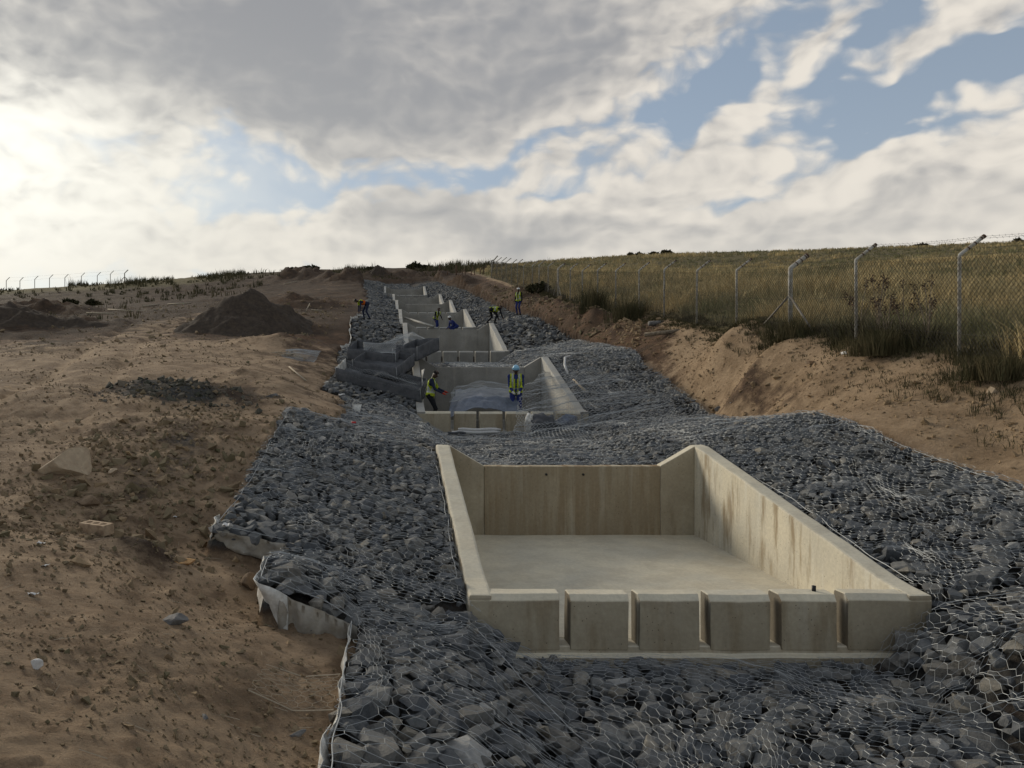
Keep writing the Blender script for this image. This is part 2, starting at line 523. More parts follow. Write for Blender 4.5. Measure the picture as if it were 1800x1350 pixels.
def soil(name):
    m = bpy.data.materials.new(name); m.use_nodes = True
    t = m.node_tree; b = t.nodes['Principled BSDF']
    b.inputs['Roughness'].default_value = .95; b.inputs['Specular IOR Level'].default_value = .12
    geo = t.nodes.new('ShaderNodeNewGeometry'); pos = geo.outputs['Position']
    def A(n):
        a = t.nodes.new('ShaderNodeAttribute'); a.attribute_name = n; return S(t, a.outputs['Fac'])
    big = noise_node(t, pos, .35, 6, .6); mid = noise_node(t, pos, 1.6, 7, .65); fine = noise_node(t, pos, 11, 8, .72); grit = noise_node(t, pos, 60, 4, .7)
    sand = mixrgb(t, (mid * .6 + fine * .4).smooth(.40, .60), (.375, .268, .172), (.192, .130, .080))
    sand = mixrgb(t, noise_node(t, pos, 28, 5, .75).smooth(.60, .72) * .75, sand, (.085, .060, .042))
    sand = mixrgb(t, noise_node(t, pos, 37, 4, .7).smooth(.64, .74) * .5, sand, (.43, .345, .25))
    dark = mixrgb(t, mid.smooth(.38, .62), (.050, .034, .024), (.086, .056, .036))
    red = mixrgb(t, mid.smooth(.36, .64), (.135, .080, .048), (.070, .045, .030))
    path = mixrgb(t, mid.smooth(.36, .64), (.370, .262, .163), (.262, .180, .108))
    turf = mixrgb(t, mid.smooth(.36, .64), (.185, .145, .070), (.105, .090, .046))
    grey = (.070, .067, .062)
    col = sand
    for k, c in (('path', path), ('red', red), ('dark', dark), ('turf', turf), ('grey', grey)):
        w = (A(k) + (mid - .5) * 1.1 + (fine - .5) * .5).smooth(.30, .72)
        col = mixrgb(t, w, col, c)
    hs = t.nodes.new('ShaderNodeHueSaturation')
    t.links.new((fine * 1.15 + big * .6 + grit * .5 - .12).s, hs.inputs['Value']); t.links.new(col, hs.inputs['Color'])
    t.links.new(hs.outputs[0], b.inputs['Base Color'])
    bn = t.nodes.new('ShaderNodeBump'); bn.inputs['Strength'].default_value = 1.0; bn.inputs['Distance'].default_value = .05
    t.links.new((fine + mid * .5 + grit * .55).s, bn.inputs['Height']); t.links.new(bn.outputs[0], b.inputs['Normal'])
    return m


M['soil'] = soil('bare_earth')


def blades(name, c1, c2, attr='gtone'):
    m = mat(name, c1, .9, None, 1, 0, 1, .12, two=c2, attr=attr, detail=2)
    return m


M['veld'] = blades('dry_grass', (.375, .315, .190), (.265, .225, .134))
M['weed'] = blades('dark_weedy_grass', (.070, .064, .036), (.110, .092, .054))
M['shrub'] = blades('dark_shrub_leaf', (.035, .036, .020), (.055, .050, .028))
M['seed'] = blades('dry_seed_head', (.070, .045, .035), (.10, .062, .045))

M['heap'] = mat('dark_heaped_soil', (.050, .039, .031), .95, .4, 4, .8, 30, .1, two=(.072, .055, .041))
M['lump'] = mat('dark_broken_rock', (.105, .095, .085), .9, .35, 6, .6, 45, .2, attr='gtone')

# ================================================================== the lie of the land
# chute axis runs along +Y.  Heights below are relative to the eye.
# basin: centre X, front Y, rear Y, floor z, height of rear notch above floor
BASINS = [(3.35, 8.6, 14.9, -2.92, 1.27), (3.28, 23.2, 29.4, -1.58, 1.93), (3.18, 37.8, 44.0, .66, 1.92),
          (3.1, 51.5, 58.7, 2.65, 1.92), (2.95, 64.6, 70.8, 4.65, 1.76), (2.72, 75.8, 82.0, 6.35, 1.75), (1.75, 90.8, 97.0, 8.75, 1.85)]
BW, BT = 2.5, .25            # half width outside, wall thickness
# Y, left edge z, left wall z, centre z, right wall z, right edge x, right edge z
STN = np.array([
    (0.0, -1.42, -2.62, -3.25, -2.45, 8.6, -2.2), (4.4, -1.50, -2.62, -3.18, -2.40, 8.6, -2.1), (7.2, -1.66, -2.62, -3.02, -2.35, 8.6, -2.0),
    (8.5, -1.76, -2.50, -3.00, -2.50, 8.6, -1.9), (8.75, -1.78, -2.40, -3.00, -2.40, 8.55, -1.85), (10.5, -1.62, -2.10, -3.0, -2.10, 8.45, -1.52),
    (14.9, -.80, -1.36, -1.74, -1.36, 8.4, -.76), (15.6, -.66, -1.36, -1.72, -1.30, 8.4, -.72), (19, -.62, -1.34, -1.68, -1.34, 8.6, -1.0),
    (22, -.55, -1.32, -1.66, -1.28, 8.7, -1.05), (23.2, -.40, -1.10, -1.62, -1.10, 8.8, -.7), (29.4, .68, .68, .30, .68, 8.9, 1.05),
    (37.8, 1.68, 1.16, .62, 1.16, 8.8, 1.72), (44, 3.15, 2.90, 2.50, 2.90, 8.5, 3.25), (51.5, 4.00, 3.18, 2.62, 3.18, 8.3, 4.1),
    (58.7, 5.05, 4.90, 4.50, 4.90, 8.2, 5.15), (64.6, 5.95, 5.18, 4.62, 5.18, 8.1, 6.05), (70.8, 6.95, 6.72, 6.33, 6.72, 8.0, 7.05),
    (75.8, 7.75, 6.90, 6.35, 6.9, 8.0, 7.85), (82, 8.90, 8.42, 8.02, 8.42, 7.8, 8.9), (90.8, 10.3, 9.30, 8.75, 9.3, 7.2, 10.3),
    (97, 11.3, 10.92, 10.52, 10.92, 6.8, 11.2), (112, 13.8, 13.4, 13.1, 13.4, 6.0, 13.7)])
SHY = [0, 70, 82, 97, 112]; SHX = [0, 0, -.5, -1.5, -2.3]


def gabion_z(X, Y):
    """surface of the rock mattresses (relative to the eye), without the basins"""
    X = np.asarray(X, float); Y = np.asarray(Y, float)
    c = [np.interp(Y, STN[:, 0], STN[:, k]) for k in range(1, 7)]
    sh = np.interp(Y, SHY, SHX)
    xs = [-2.05 + sh, .82 + sh, 1.55 + sh, 5.05 + sh, 5.86 + sh, c[4]]
    zs = [c[0], c[1], c[2], c[2], c[3], c[5]]
    Z = zs[0] + 0 * X
    for i in range(5):
        t = (X - xs[i]) / np.maximum(xs[i + 1] - xs[i], .05)
        Z = np.where(X >= xs[i], zs[i] + (zs[i + 1] - zs[i]) * np.clip(t, 0, 1), Z)
    Z = Z + .22 * np.exp(-((X + .95) / .55) ** 2 - ((Y - 7.8) / .75) ** 2) * (Y > 7.02)
    sag = fbm(X * .5, Y * .5, 3, 5) * .07
    return Z + sag * np.clip((Y - 2) / 6, .4, 1)


def left_edge(Y):
    Y = np.asarray(Y, float)
    e = np.select([Y < 7.2, Y < 9.15, Y < 16.2, Y < 23.6], [-.33, -1.2, -2.05, -1.25], -1.95)
    return e + np.interp(Y, SHY, SHX) + np.where(Y > 16, vnoise(Y * .6, Y * 0, 3) * .5, vnoise(Y * 1.3, Y * 0, 4) * .10)


def right_edge(Y):
    return np.interp(Y, STN[:, 0], STN[:, 5]) + vnoise(np.asarray(Y) * .7, np.asarray(Y) * 0, 9) * .3


def in_basin(X, Y, pad=0.0, zpad=False):
    r = np.zeros(np.shape(X), bool)
    for cx, y0, y1, z, h in BASINS:
        r |= (np.abs(X - cx) < BW + pad) & (Y > y0 - pad - .12) & (Y < y1 + pad)
    return r


def in_gabion(X, Y):
    return (X > left_edge(Y)) & (X < right_edge(Y)) & (Y < 111)


# ---- survey points of the open ground: X, Y, z relative to the eye
FENCE_X = 11.0
FENCE = [(12.0, .05), (15.4, .41), (18.8, .78), (21.9, 1.02), (25.3, 1.39), (28.6, 1.85), (32, 2.34), (35.2, 2.73), (38.9, 3.22), (42.2, 3.67),
         (45.6, 4.12), (48.7, 4.6), (52.2, 5.1), (55.5, 5.7), (58.8, 6.24), (61.7, 6.6), (65.8, 7.2), (69, 7.85), (72.3, 8.3), (75.5, 8.9),
         (78.5, 9.4), (82.1, 9.96), (86.5, 10.7)]
PTS = [(0, 0, -1.62), (-3, 0, -1.55), (-1.6, 3.3, -1.62), (-.55, 4.4, -2.22), (-.6, 2.5, -1.95), (-.55, 7.0, -2.32), (-1.35, 7.4, -2.24), (-1.45, 8.8, -2.1),
       (-1.75, 6.0, -1.84), (-2.95, 7.6, -1.58), (-4, 5, -1.55), (-6, 2, -1.5), (-2.35, 9.4, -2.0), (-2.3, 10.5, -1.78), (-2.3, 12.5, -1.32), (-2.3, 14.5, -.95), (-2.3, 16.3, -.66),
       (-7, 10, -1.4), (-4.2, 11.5, -1.22), (-4.5, 16, -.5), (-8, 20, -.15), (-3, 20, -.28), (-2.0, 19, -.5), (-2.0, 22, -.5), (-2.6, 25, -.05), (-14, 30, .95), (-6, 30, 1.05), (-3, 30, 1.0),
       (-12, 15, -.8), (-20, 20, -.2), (-3.2, 37.8, 1.75), (-10, 38, 2.2), (-20, 38, 1.9), (-3.2, 44, 3.2), (-10, 48, 3.6), (-25, 50, 3.3), (-3.2, 51, 4.0), (-3.2, 58.7, 5.1),
       (-3.2, 70.8, 7.0), (-12, 65, 5.9), (-30, 70, 5.7), (-3.5, 82, 9.0), (-4.2, 97, 11.5), (-4, 112, 13.9), (-20, 95, 10), (-50, 95, 8.8), (-45, 50, 3.0), (-45, 20, -.3),
       (8.9, 4, -2.0), (8.95, 8.6, -1.85), (8.85, 10.5, -1.46), (8.75, 12.7, -1.08), (8.7, 14.8, -.70), (8.9, 17, -.85), (9.0, 19.5, -.95), (9.1, 22, -.95), (9.2, 24, -.6), (9.3, 30, 1.1),
       (9.7, 18, .12), (9.75, 21, .55), (9.85, 24, .98), (9.8, 28.5, 1.28), (9.95, 30, 1.5), (9.6, 15, -.35), (9.5, 12.5, -.92), (10.3, 9, -.6), (10.3, 13, -.32), (10.4, 16, .16), (10.2, 14.5, -.12), (11.0, 13.5, .05),
       (9.1, 37.8, 1.9), (9.9, 37.8, 2.6), (8.9, 44, 3.4), (9.8, 44, 3.75), (8.8, 51.5, 4.3), (8.7, 58.7, 5.4), (8.6, 70.8, 7.3), (8.5, 82, 9.1), (7.6, 97, 11.5), (7, 112, 13.9),
       (9, 97, 12.0), (11, 97, 12.4), (11, 110, 14.4), (3, 118, 14.6),
       (30, 30, 3.3), (50, 30, 5.0), (25, 60, 7.4), (55, 60, 9.3), (30, 12, 1.2), (60, 15, 3.6), (16, 8, .0), (16, 20, 1.2), (20, 40, 4.3), (80, 40, 8), (11, 4, -1), (30, 80, 10.6)]
PTS += [(FENCE_X, y, z) for y, z in FENCE]
for px, py, D in [(-700, 545, 110), (-350, 528, 120), (0, 512, 126), (110, 505, 128), (220, 498, 130), (350, 488, 130), (480, 478, 128), (620, 473, 130), (760, 469, 130), (860, 464, 125),
                  (1000, 458, 118), (1150, 450, 116), (1300, 445, 112), (1500, 439, 106), (1800, 431, 100), (2200, 424, 96), (2600, 418, 92)]:
    x, z = (px - 686) / 1400 * D, (662 - py) / 1400 * D
    PTS += [(x, D, z), (x * 1.1, D * 1.14, z * 1.06), (x * 1.35, D * 1.4, z * 1.08), (x * 2.2, D * 2.3, z * .95), (x * 3.5, D * 3.5, z * .5)]
for e in (9.2, 12, 16):  # keep the ground beside the mattresses close to them
    PTS.append((-2.9, e, float(gabion_z(-2.05, e)) - .12))
PTS = np.array(PTS, float)


def tps_fit(P, lam):
    n = len(P); d = np.linalg.norm(P[:, None, :2] - P[None, :, :2], axis=2)
    K = np.where(d > 0, d * d * np.log(np.maximum(d, 1e-9)), 0) + lam * np.eye(n)
    Q = np.c_[np.ones(n), P[:, :2]]
    A = np.block([[K, Q], [Q.T, np.zeros((3, 3))]])
    return np.linalg.solve(A, np.r_[P[:, 2], 0, 0, 0])


TPS = tps_fit(PTS, .05)


def ground_base(X, Y):
    X = np.asarray(X, float); Y = np.asarray(Y, float); sh = X.shape
    X, Y = X.ravel(), Y.ravel(); out = np.empty(len(X))
    for i in range(0, len(X), 20000):
        x, y = X[i:i + 20000], Y[i:i + 20000]
        d2 = (x[:, None] - PTS[:, 0]) ** 2 + (y[:, None] - PTS[:, 1]) ** 2
        out[i:i + 20000] = (.5 * d2 * np.log(np.maximum(d2, 1e-12))) @ TPS[:-3] + TPS[-3] + TPS[-2] * x + TPS[-1] * y
    return out.reshape(sh)


def ground_z(X, Y, fine=True):
    """open ground with its clods and ruts (relative to the eye)"""
    X = np.asarray(X, float); Y = np.asarray(Y, float)
    Z = ground_base(X, Y)
    if not fine: return Z
    left = sstep(0.5, -.5, X)
    right = sstep(8.2, 9.2, X) * sstep(11.6, 10.6, X)
    path = path_w(X, Y)
    rough = .35 + .65 * sstep(-.2, .35, fbm(X * .22, Y * .22, 2, 40))
    Z = Z + fbm(X * .35, Y * .35, 3, 21) * .22 * (left * .8 + .15) * sstep(3, 9, Y)
    Z = Z + fbm(X * 1.6, Y * 1.6, 4, 33) * (.065 * rough * left + .035 * right * (1 - path * .7) + .02)
    Z = Z + np.maximum(fbm(X * 5.5, Y * 5.5, 3, 52), 0) * (.10 * rough * left * clod_w(X, Y) + .03 * right * (1 - path)) * sstep(60, 25, Y)
    near = sstep(34, 14, Y)
    Z = Z + (fbm(X * 3.4, Y * 3.4, 3, 71, .65) * .038 + np.abs(fbm(X * 8.3, Y * 8.3, 2, 83)) * .045 + np.maximum(fbm(X * 11.0, Y * 11.0, 2, 84) - .18, 0) * .16 * rough) * near * (left * (.35 + .5 * rough) + right * (.30 - path * .22))
    # rain gullies down the dug bank on the right
    bank = np.exp(-((X - 9.35) / .5) ** 2) * sstep(17.5, 19.5, Y) * sstep(34, 28, Y)
    Z = Z + bank * (np.abs(fbm(Y * 1.7, X * .5, 3, 88)) * -.12 + fbm(Y * 4.5, X * 1.2, 2, 89) * .07)
    # wheel ruts of the haul road curving up the left side
    road = road_x(Y)
    for off in (-1.0, .9):
        Z = Z - .10 * np.exp(-((X - road - off) / .28) ** 2) * sstep(10, 16, Y) * sstep(70, 45, Y)
    # tyre tracks crossing the foreground, with tread marks
    for x0, sl, w in ((-3.4, -.42, .13), (-4.9, -.42, .13), (-1.9, -.16, .11)):
        t = (X - x0 - sl * (Y - 6) - .25 * vnoise(Y * .35, Y * 0, 7)) / w
        Z = Z + (-.035 * np.exp(-t ** 2) + .02 * np.exp(-((np.abs(t) - 1.7) / .5) ** 2) + .012 * np.sign(np.sin(Y * 26 + t * 2)) * np.exp(-t ** 4)) * sstep(3, 4.5, Y) * sstep(24, 15, Y) * (.5 + vnoise(Y * .8, X * .2, 9))
    # heaps of spoil
    for x, y, rx, ry, h in HEAPS:
        d = ((X - x) / rx) ** 2 + ((Y - y) / ry) ** 2
        Z = Z + h * np.exp(-d * 1.6) * (1 + fbm(X * .9, Y * .9, 3, 61) * 1.1)
    return Z


def road_x(Y): return np.interp(Y, [4, 10, 18, 26, 34, 45, 60], [-4.6, -5.4, -7.5, -9.5, -11.5, -13, -12])
def path_w(X, Y):
    return np.exp(-((X - np.interp(Y, [8, 14, 20, 26], [10.0, 9.7, 10.2, 10.3])) / .8) ** 2) * sstep(34, 26, Y)
def clod_w(X, Y):
    return np.clip(np.exp(-(((X + 3.5) / 1.6) ** 2 + ((Y - 11.5) / 3.2) ** 2)) + .75 * np.exp(-(((X + 3.9) / 1.6) ** 2 + ((Y - 16) / 3) ** 2)) + .25, 0, 1)


HEAPS = [(-21, 40, 5, 3.6, .55), (-17, 43, 4, 3, .4), (-26, 44, 6, 3, .6), (-5.0, 17.2, 1.7, 1.1, .24), (-3.4, 20.5, 1.3, 1.6, .40), (-3.4, 12.5, 1.1, 2.2, .12),
         (-4.5, 33, 2.0, 3, .5), (-6.5, 60, 4, 5, .8), (-5, 100, 5, 6, 1.4), (-12, 108, 6, 6, 1.4), (9.6, 39, .9, 4, .7), (9.3, 47, 1.0, 5, .75), (9.2, 58, 1.2, 6, .8), (9.5, 33, .8, 3, .3),
         (8.6, 72, 1.2, 6, .8), (7.5, 88, 2, 7, .9), (5, 108, 5, 4, .9), (0, 119, 9, 4, .9), (-28, 60, 8, 5, 1.0), (-2.65, 8.4, .5, .4, .16)]


def build_ground():
    # rows get sparser with distance, columns fan out: one continuous sheet to beyond the skyline
    ys = [1.2]
    while ys[-1] < 560: ys.append(ys[-1] + .024 + .0098 * max(ys[-1] - 3, 0) ** 1.02)
    ys = np.array(ys)
    us = np.linspace(-1, 1, 440)
    us = np.sign(us) * (.62 * np.abs(us) + .38 * np.abs(us) ** 3)
    U, Y = np.meshgrid(us, ys)
    X = U * (3.4 + Y * 1.12) + .16 * Y
    Z = ground_z(X, Y)
    g = gabion_z(X, Y)
    ing = in_gabion(X, Y)
    Z = np.where(ing, g - .17, Z)
    inb = in_basin(X, Y, -.1)
    for cx, y0, y1, z, h in BASINS:
        m = (np.abs(X - cx) < BW - .08) & (Y > y0 - .02) & (Y < y1 - .08)
        Z = np.where(m, z - .35, Z)
        m2 = (np.abs(X - cx) < BW + .1) & (Y > y0 - .45) & (Y <= y0 - .02)
        Z = np.where(m2, np.minimum(Z, z - .14), Z)
    n, k = X.shape
    V = np.stack([X, Y, Z + EYE], -1).reshape(-1, 3)
    i = np.arange(n * k).reshape(n, k)
    F = np.stack([i[:-1, :-1], i[:-1, 1:], i[1:, 1:], i[1:, :-1]], -1).reshape(-1, 4)
    f = lambda a: ('POINT', 'FLOAT', np.clip(a, 0, 1).ravel())
    nz = fbm(X * .3, Y * .3, 3, 77)
    path = path_w(X, Y) * 1.1 + sstep(8.3, 9.0, X) * sstep(11.3, 10.3, X) * sstep(30, 22, Y) * .9
    road = np.exp(-((X - road_x(Y)) / 2.3) ** 2) * sstep(14, 20, Y) * sstep(75, 45, Y) * .55
    red = sstep(25, 40, Y) * sstep(11.2, 10.2, X) * (.9 - road * 1.2) + sstep(8.3, 9, X) * sstep(10.6, 10, X) * sstep(24, 30, Y) * .5 + .25 * sstep(14, 20, Y) * sstep(-1, -2, X) * sstep(-6, -3, X)
    dark = (sstep(24, 42, Y) * .58 + sstep(70, 100, Y) * .25) * sstep(12, 9, X) * (1 - road * 1.3)
    for x, y, rx, ry, h in HEAPS[:3] + HEAPS[-2:-1]:
        dark = dark + 1.1 * np.exp(-(((X - x) / rx) ** 2 + ((Y - y) / ry) ** 2) * 1.1)
    dark = dark + .6 * np.exp(-(((X + 5.0) / 2.4) ** 2 + ((Y - 17.5) / 1.6) ** 2)) + np.where(ing, 1.2, 0)
    red = red + .55 * np.exp(-((X - 9.25) / .5) ** 2) * sstep(15.5, 18, Y) * sstep(33, 28, Y)
    for k, off in enumerate((-1.0, .9, -2.6, -.7, 2.3)):
        path = path + .55 * np.exp(-((X - road_x(Y) - off - .5 * vnoise(Y * .15, Y * 0, k)) / .24) ** 2) * sstep(9, 14, Y) * sstep(60, 40, Y)
    dark = dark + sstep(-10, -16, X) * sstep(40, 50, Y) * .75 + .35 * sstep(.1, .3, fbm(X * .5, Y * .5, 3, 131)) * sstep(1, -1, X) * (1 - road)
    dark = dark + sstep(-14, -22, X) * sstep(36, 44, Y) * .55 + .55 * np.exp(-(((X + 2.6) / .8) ** 2 + ((Y - 8.5) / .5) ** 2))
    turf = sstep(10.7, 11.4, X) * 1.2 + sstep(104, 116, Y) * sstep(1, -6, X) * .45 + sstep(-20, -34, X) * sstep(55, 75, Y) * .35
    grey = .8 * np.exp(-(((X + 4.7) / 1.5) ** 2 + ((Y - 16.8) / 1.0) ** 2)) + np.where(ing, .6, 0) + .5 * np.exp(-(((X + 3.3) / .8) ** 2 + ((Y - 12) / 2.2) ** 2))
    me = mesh_np('ground', V, F, True, {'path': f(path + nz * .3), 'red': f(red + nz * .5), 'dark': f(dark + nz * .3), 'turf': f(turf), 'grey': f(grey)})
    o = link('ground', me, M['soil']); tag(o, kind='structure')
    return o


build_ground()


def gz(x, y):
    """height of the open ground in world units"""
    return float(ground_z(np.array([x]), np.array([y]))[0]) + EYE


def hit(px, py, d0=3.2, d1=140):
    """where the sight line through an image point of the photograph meets the ground: X, Y"""
    D = np.concatenate([np.arange(d0, 40, .04), np.arange(40, d1, .2)])
    X = (px - 686) / 1400 * D; zr = (662 - py) / 1400 * D
    zs = np.where(in_gabion(X, D), gabion_z(X, D) + .05, ground_z(X, D))
    k = np.where(zs >= zr)[0]
    i = int(k[0]) if len(k) else len(D) - 1
    return float(X[i]), float(D[i])


def top_z(x, y):
    """what one stands on: mattress or ground"""
    return float(gabion_z(x, y)) + EYE + .03 if bool(in_gabion(np.array([x]), np.array([y]))[0]) else gz(x, y)


# ================================================================== rock mattresses
ROCKS = [rock_mesh('stone', 100 + i, 13 + i % 5, .50 + .05 * (i % 5)) for i in range(14)]
for r_ in ROCKS: r_.materials.append(M['stone'])
ROCK_ARR = [mesh_arrays(r_) for r_ in ROCKS]


def rot_mats(n, rng, tilt=.2):
    a = rng.uniform(0, 2 * math.pi, n); b = rng.normal(0, tilt, n); c = rng.normal(0, tilt, n)
    ca, sa, cb, sb, cc, sc_ = np.cos(a), np.sin(a), np.cos(b), np.sin(b), np.cos(c), np.sin(c)
    Rz = np.zeros((n, 3, 3)); Rz[:, 0, 0] = ca; Rz[:, 0, 1] = -sa; Rz[:, 1, 0] = sa; Rz[:, 1, 1] = ca; Rz[:, 2, 2] = 1
    Rx = np.zeros((n, 3, 3)); Rx[:, 0, 0] = 1; Rx[:, 1, 1] = cb; Rx[:, 1, 2] = -sb; Rx[:, 2, 1] = sb; Rx[:, 2, 2] = cb
    Ry = np.zeros((n, 3, 3)); Ry[:, 1, 1] = 1; Ry[:, 0, 0] = cc; Ry[:, 0, 2] = sc_; Ry[:, 2, 0] = -sc_; Ry[:, 2, 2] = cc
    return Rx @ Ry @ Rz


def bulk_rocks(P, size, tone, rng, arrs, tilt=.22):
    """many rocks joined into one mesh"""
    n = len(P); kind = rng.integers(0, len(arrs), n); RM = rot_mats(n, rng, tilt)
    Vs, Fs, Ts, off = [], [], [], 0
    for k, (rv, rf) in enumerate(arrs):
        idx = np.where(kind == k)[0]
        if not len(idx): continue
        V = np.einsum('nij,vj->nvi', RM[idx], rv) * size[idx][:, None, None] + P[idx][:, None, :]
        F = (rf[None] + (np.arange(len(idx)) * len(rv))[:, None, None] + off)
        Vs.append(V.reshape(-1, 3)); Fs.append(F.reshape(-1, 3)); Ts.append(np.repeat(tone[idx], len(rv))); off += len(idx) * len(rv)
    return np.concatenate(Vs), np.concatenate(Fs), np.concatenate(Ts)


class Top:
    """raster of the highest rock surface, for the wire to lie on"""
    def __init__(s, x0, x1, y0, y1, res=.05):
        s.x0, s.y0, s.res = x0, y0, res
        s.nx, s.ny = int((x1 - x0) / res) + 2, int((y1 - y0) / res) + 2
        xs, ys = np.meshgrid(x0 + np.arange(s.nx) * res, y0 + np.arange(s.ny) * res)
        s.H = gabion_z(xs, ys) + EYE
    def put(s, P, size, flat=.70):
        for (x, y, z), r in zip(P, size):
            k = max(1, int(r * .85 / s.res))
            i, j = int((x - s.x0) / s.res), int((y - s.y0) / s.res)
            a, b, c, d = max(i - k, 0), min(i + k + 1, s.nx), max(j - k, 0), min(j + k + 1, s.ny)
            if a < b and c < d: s.H[c:d, a:b] = np.maximum(s.H[c:d, a:b], z + r * flat)
    def finish(s, it=3):
        for _ in range(it):
            p = np.pad(s.H, 1, mode='edge')
            av = (p[:-2, 1:-1] + p[2:, 1:-1] + p[1:-1, :-2] + p[1:-1, 2:] + s.H * 2) / 6
            s.H = np.maximum(av, s.H * .45 + av * .55)
    def __call__(s, X, Y):
        i = np.clip((X - s.x0) / s.res, 0, s.nx - 1.01); j = np.clip((Y - s.y0) / s.res, 0, s.ny - 1.01)
        a, b = i.astype(int), j.astype(int); fx, fy = i - a, j - b; H = s.H
        return (H[b, a] * (1 - fx) + H[b, a + 1] * fx) * (1 - fy) + (H[b + 1, a] * (1 - fx) + H[b + 1, a + 1] * fx) * fy


def hex_edges(w, h, dx=.104, rp=.078, amp=.017):
    """double-twist netting on a w x h rectangle: edge endpoints (n,2),(n,2)"""
    nr, nc = int(h / rp), int(w / (dx / 2))
    k = np.arange(nc + 1); P, Q = [], []
    for j in range(nr + 1):
        up = np.where((k + j) % 2 == 0, amp, -amp)
        x = k * dx / 2; y = j * rp + up
        P.append(np.c_[x[:-1], y[:-1]]); Q.append(np.c_[x[1:], y[1:]])
        m = up > 0
        if j < nr:
            P.append(np.c_[x[m], y[m]]); Q.append(np.c_[x[m], (j + 1) * rp - amp + 0 * x[m]])
    return np.concatenate(P), np.concatenate(Q)


def proj(P):
    """image position (px of the 1800 wide photograph) of world points"""
    return 686 + 1400 * P[:, 0] / P[:, 1], 662 - 1400 * (P[:, 2] - EYE) / P[:, 1]


def mattress(label, y0, y1, x0, x1, spacing, region=None, wire=True, rmean=.105, seed=1, keep=300, rotw=0.0, wire_rad=.0017, dx=.104):
    rng = np.random.default_rng(seed)
    nx, ny = int((x1 - x0) / spacing), int((y1 - y0) / spacing)
    gx, gy = np.meshgrid(np.arange(nx) * spacing + x0, np.arange(ny) * spacing + y0)
    gx = gx + (np.arange(ny)[:, None] % 2) * spacing * .5
    X = (gx + rng.uniform(-.42, .42, gx.shape) * spacing).ravel(); Y = (gy + rng.uniform(-.42, .42, gy.shape) * spacing).ravel()
    m = in_gabion(X, Y) & ~in_basin(X, Y, .04)
    if region is not None: m &= region(X, Y)
    X, Y = X[m], Y[m]
    size = np.clip(rng.lognormal(math.log(rmean), .34, len(X)), rmean * .5, rmean * 1.75)
    m = in_gabion(X - size * .35, Y) & in_gabion(X + size * .35, Y) & in_gabion(X, Y - size * .2) & in_gabion(X, Y + size * .2)
    X, Y, size = X[m], Y[m], size[m]
    Z = gabion_z(X, Y) + EYE + .01 - size * .38 + rng.uniform(-.06, .016, len(X))
    P = np.c_[X, Y, Z]; tone = rng.random(len(X)) ** 1.15
    cx, cy = float(np.median(X)), float(np.median(Y))
    root = thing('gabion_mattress', label, 'gabion', (cx, cy, float(gabion_z(cx, cy)) + EYE - .2), 'rock mattresses lining the channel')
    L = np.array(root.location)
    # the stones that show largest are parts of their own
    px, py = proj(P)
    inv = (px > 0) & (px < 1800) & (py > 0) & (py < 1350) & (Y > 2)
    score = np.where(inv, size / np.maximum(Y, 1), -1)
    order = np.argsort(-score); big = order[:keep]; big = big[score[big] * 1400 * 2 > 9]
    rest = np.setdiff1d(np.arange(len(X)), big)
    RMb = rot_mats(len(big), rng)
    for k, i in enumerate(big):
        o = bpy.data.objects.new('stone', ROCKS[int(rng.integers(0, len(ROCKS)))]); COL.objects.link(o)
        s = size[i]
        mw = Matrix(RMb[k].tolist()).to_4x4() @ Matrix.Diagonal((s * 1.05, s * 1.05, s * .95, 1))
        mw.translation = Vector(P[i] - L)
        o.parent = root; o.matrix_local = mw
    if len(rest):
        V, F, T = bulk_rocks(P[rest] - L, size[rest], tone[rest], rng, ROCK_ARR)
        o = link('stone_fill', mesh_np('stone_fill', V, F, False, {'tone': ('POINT', 'FLOAT', T)}), M['stone_bulk'], root); tag(o, kind='stuff')
    if wire:
        tp = Top(x0 - .3, x1 + .3, y0 - .3, y1 + .3); tp.put(P, size); tp.finish()
        a, b = hex_edges(x1 - x0, y1 - y0, dx, dx * .75, dx * .165)
        wv = lambda q: q + np.c_[vnoise(q[:, 0] * 1.1, q[:, 1] * 1.1, seed), vnoise(q[:, 0] * 1.1 + 9, q[:, 1] * 1.1, seed + 1)] * .5 + np.c_[vnoise(q[:, 0] * .45, q[:, 1] * .45, seed + 5), vnoise(q[:, 0] * .45 + 9, q[:, 1] * .45, seed + 6)] * .7 + np.c_[vnoise(q[:, 0] * 5, q[:, 1] * 5, seed), vnoise(q[:, 0] * 5 + 9, q[:, 1] * 5, seed + 1)] * .07
        a, b = wv(a) + [x0, y0], wv(b) + [x0, y0]
        if rotw:
            c, s_ = math.cos(rotw), math.sin(rotw); ctr = np.array([(x0 + x1) / 2, (y0 + y1) / 2]); rm = np.array([[c, -s_], [s_, c]])
            a = (a - ctr) @ rm.T * 1.25 + ctr; b = (b - ctr) @ rm.T * 1.25 + ctr
        mid = (a + b) / 2
        ok = in_gabion(mid[:, 0], mid[:, 1]) & ~in_basin(mid[:, 0], mid[:, 1], .0)
        if region is not None: ok &= region(mid[:, 0], mid[:, 1])
        a, b = a[ok], b[ok]
        lift = .014
        A3 = np.c_[a, tp(a[:, 0], a[:, 1]) + lift] - L; B3 = np.c_[b, tp(b[:, 0], b[:, 1]) + lift] - L
        twist = np.abs(a[:, 0] - b[:, 0]) < .02
        V, F = tubes_np(A3, B3, np.where(twist, wire_rad * 1.45, wire_rad))
        tag(link('wire_netting', mesh_np('wire_netting', V, F, False), M['wire'], root), kind='stuff')
    return root


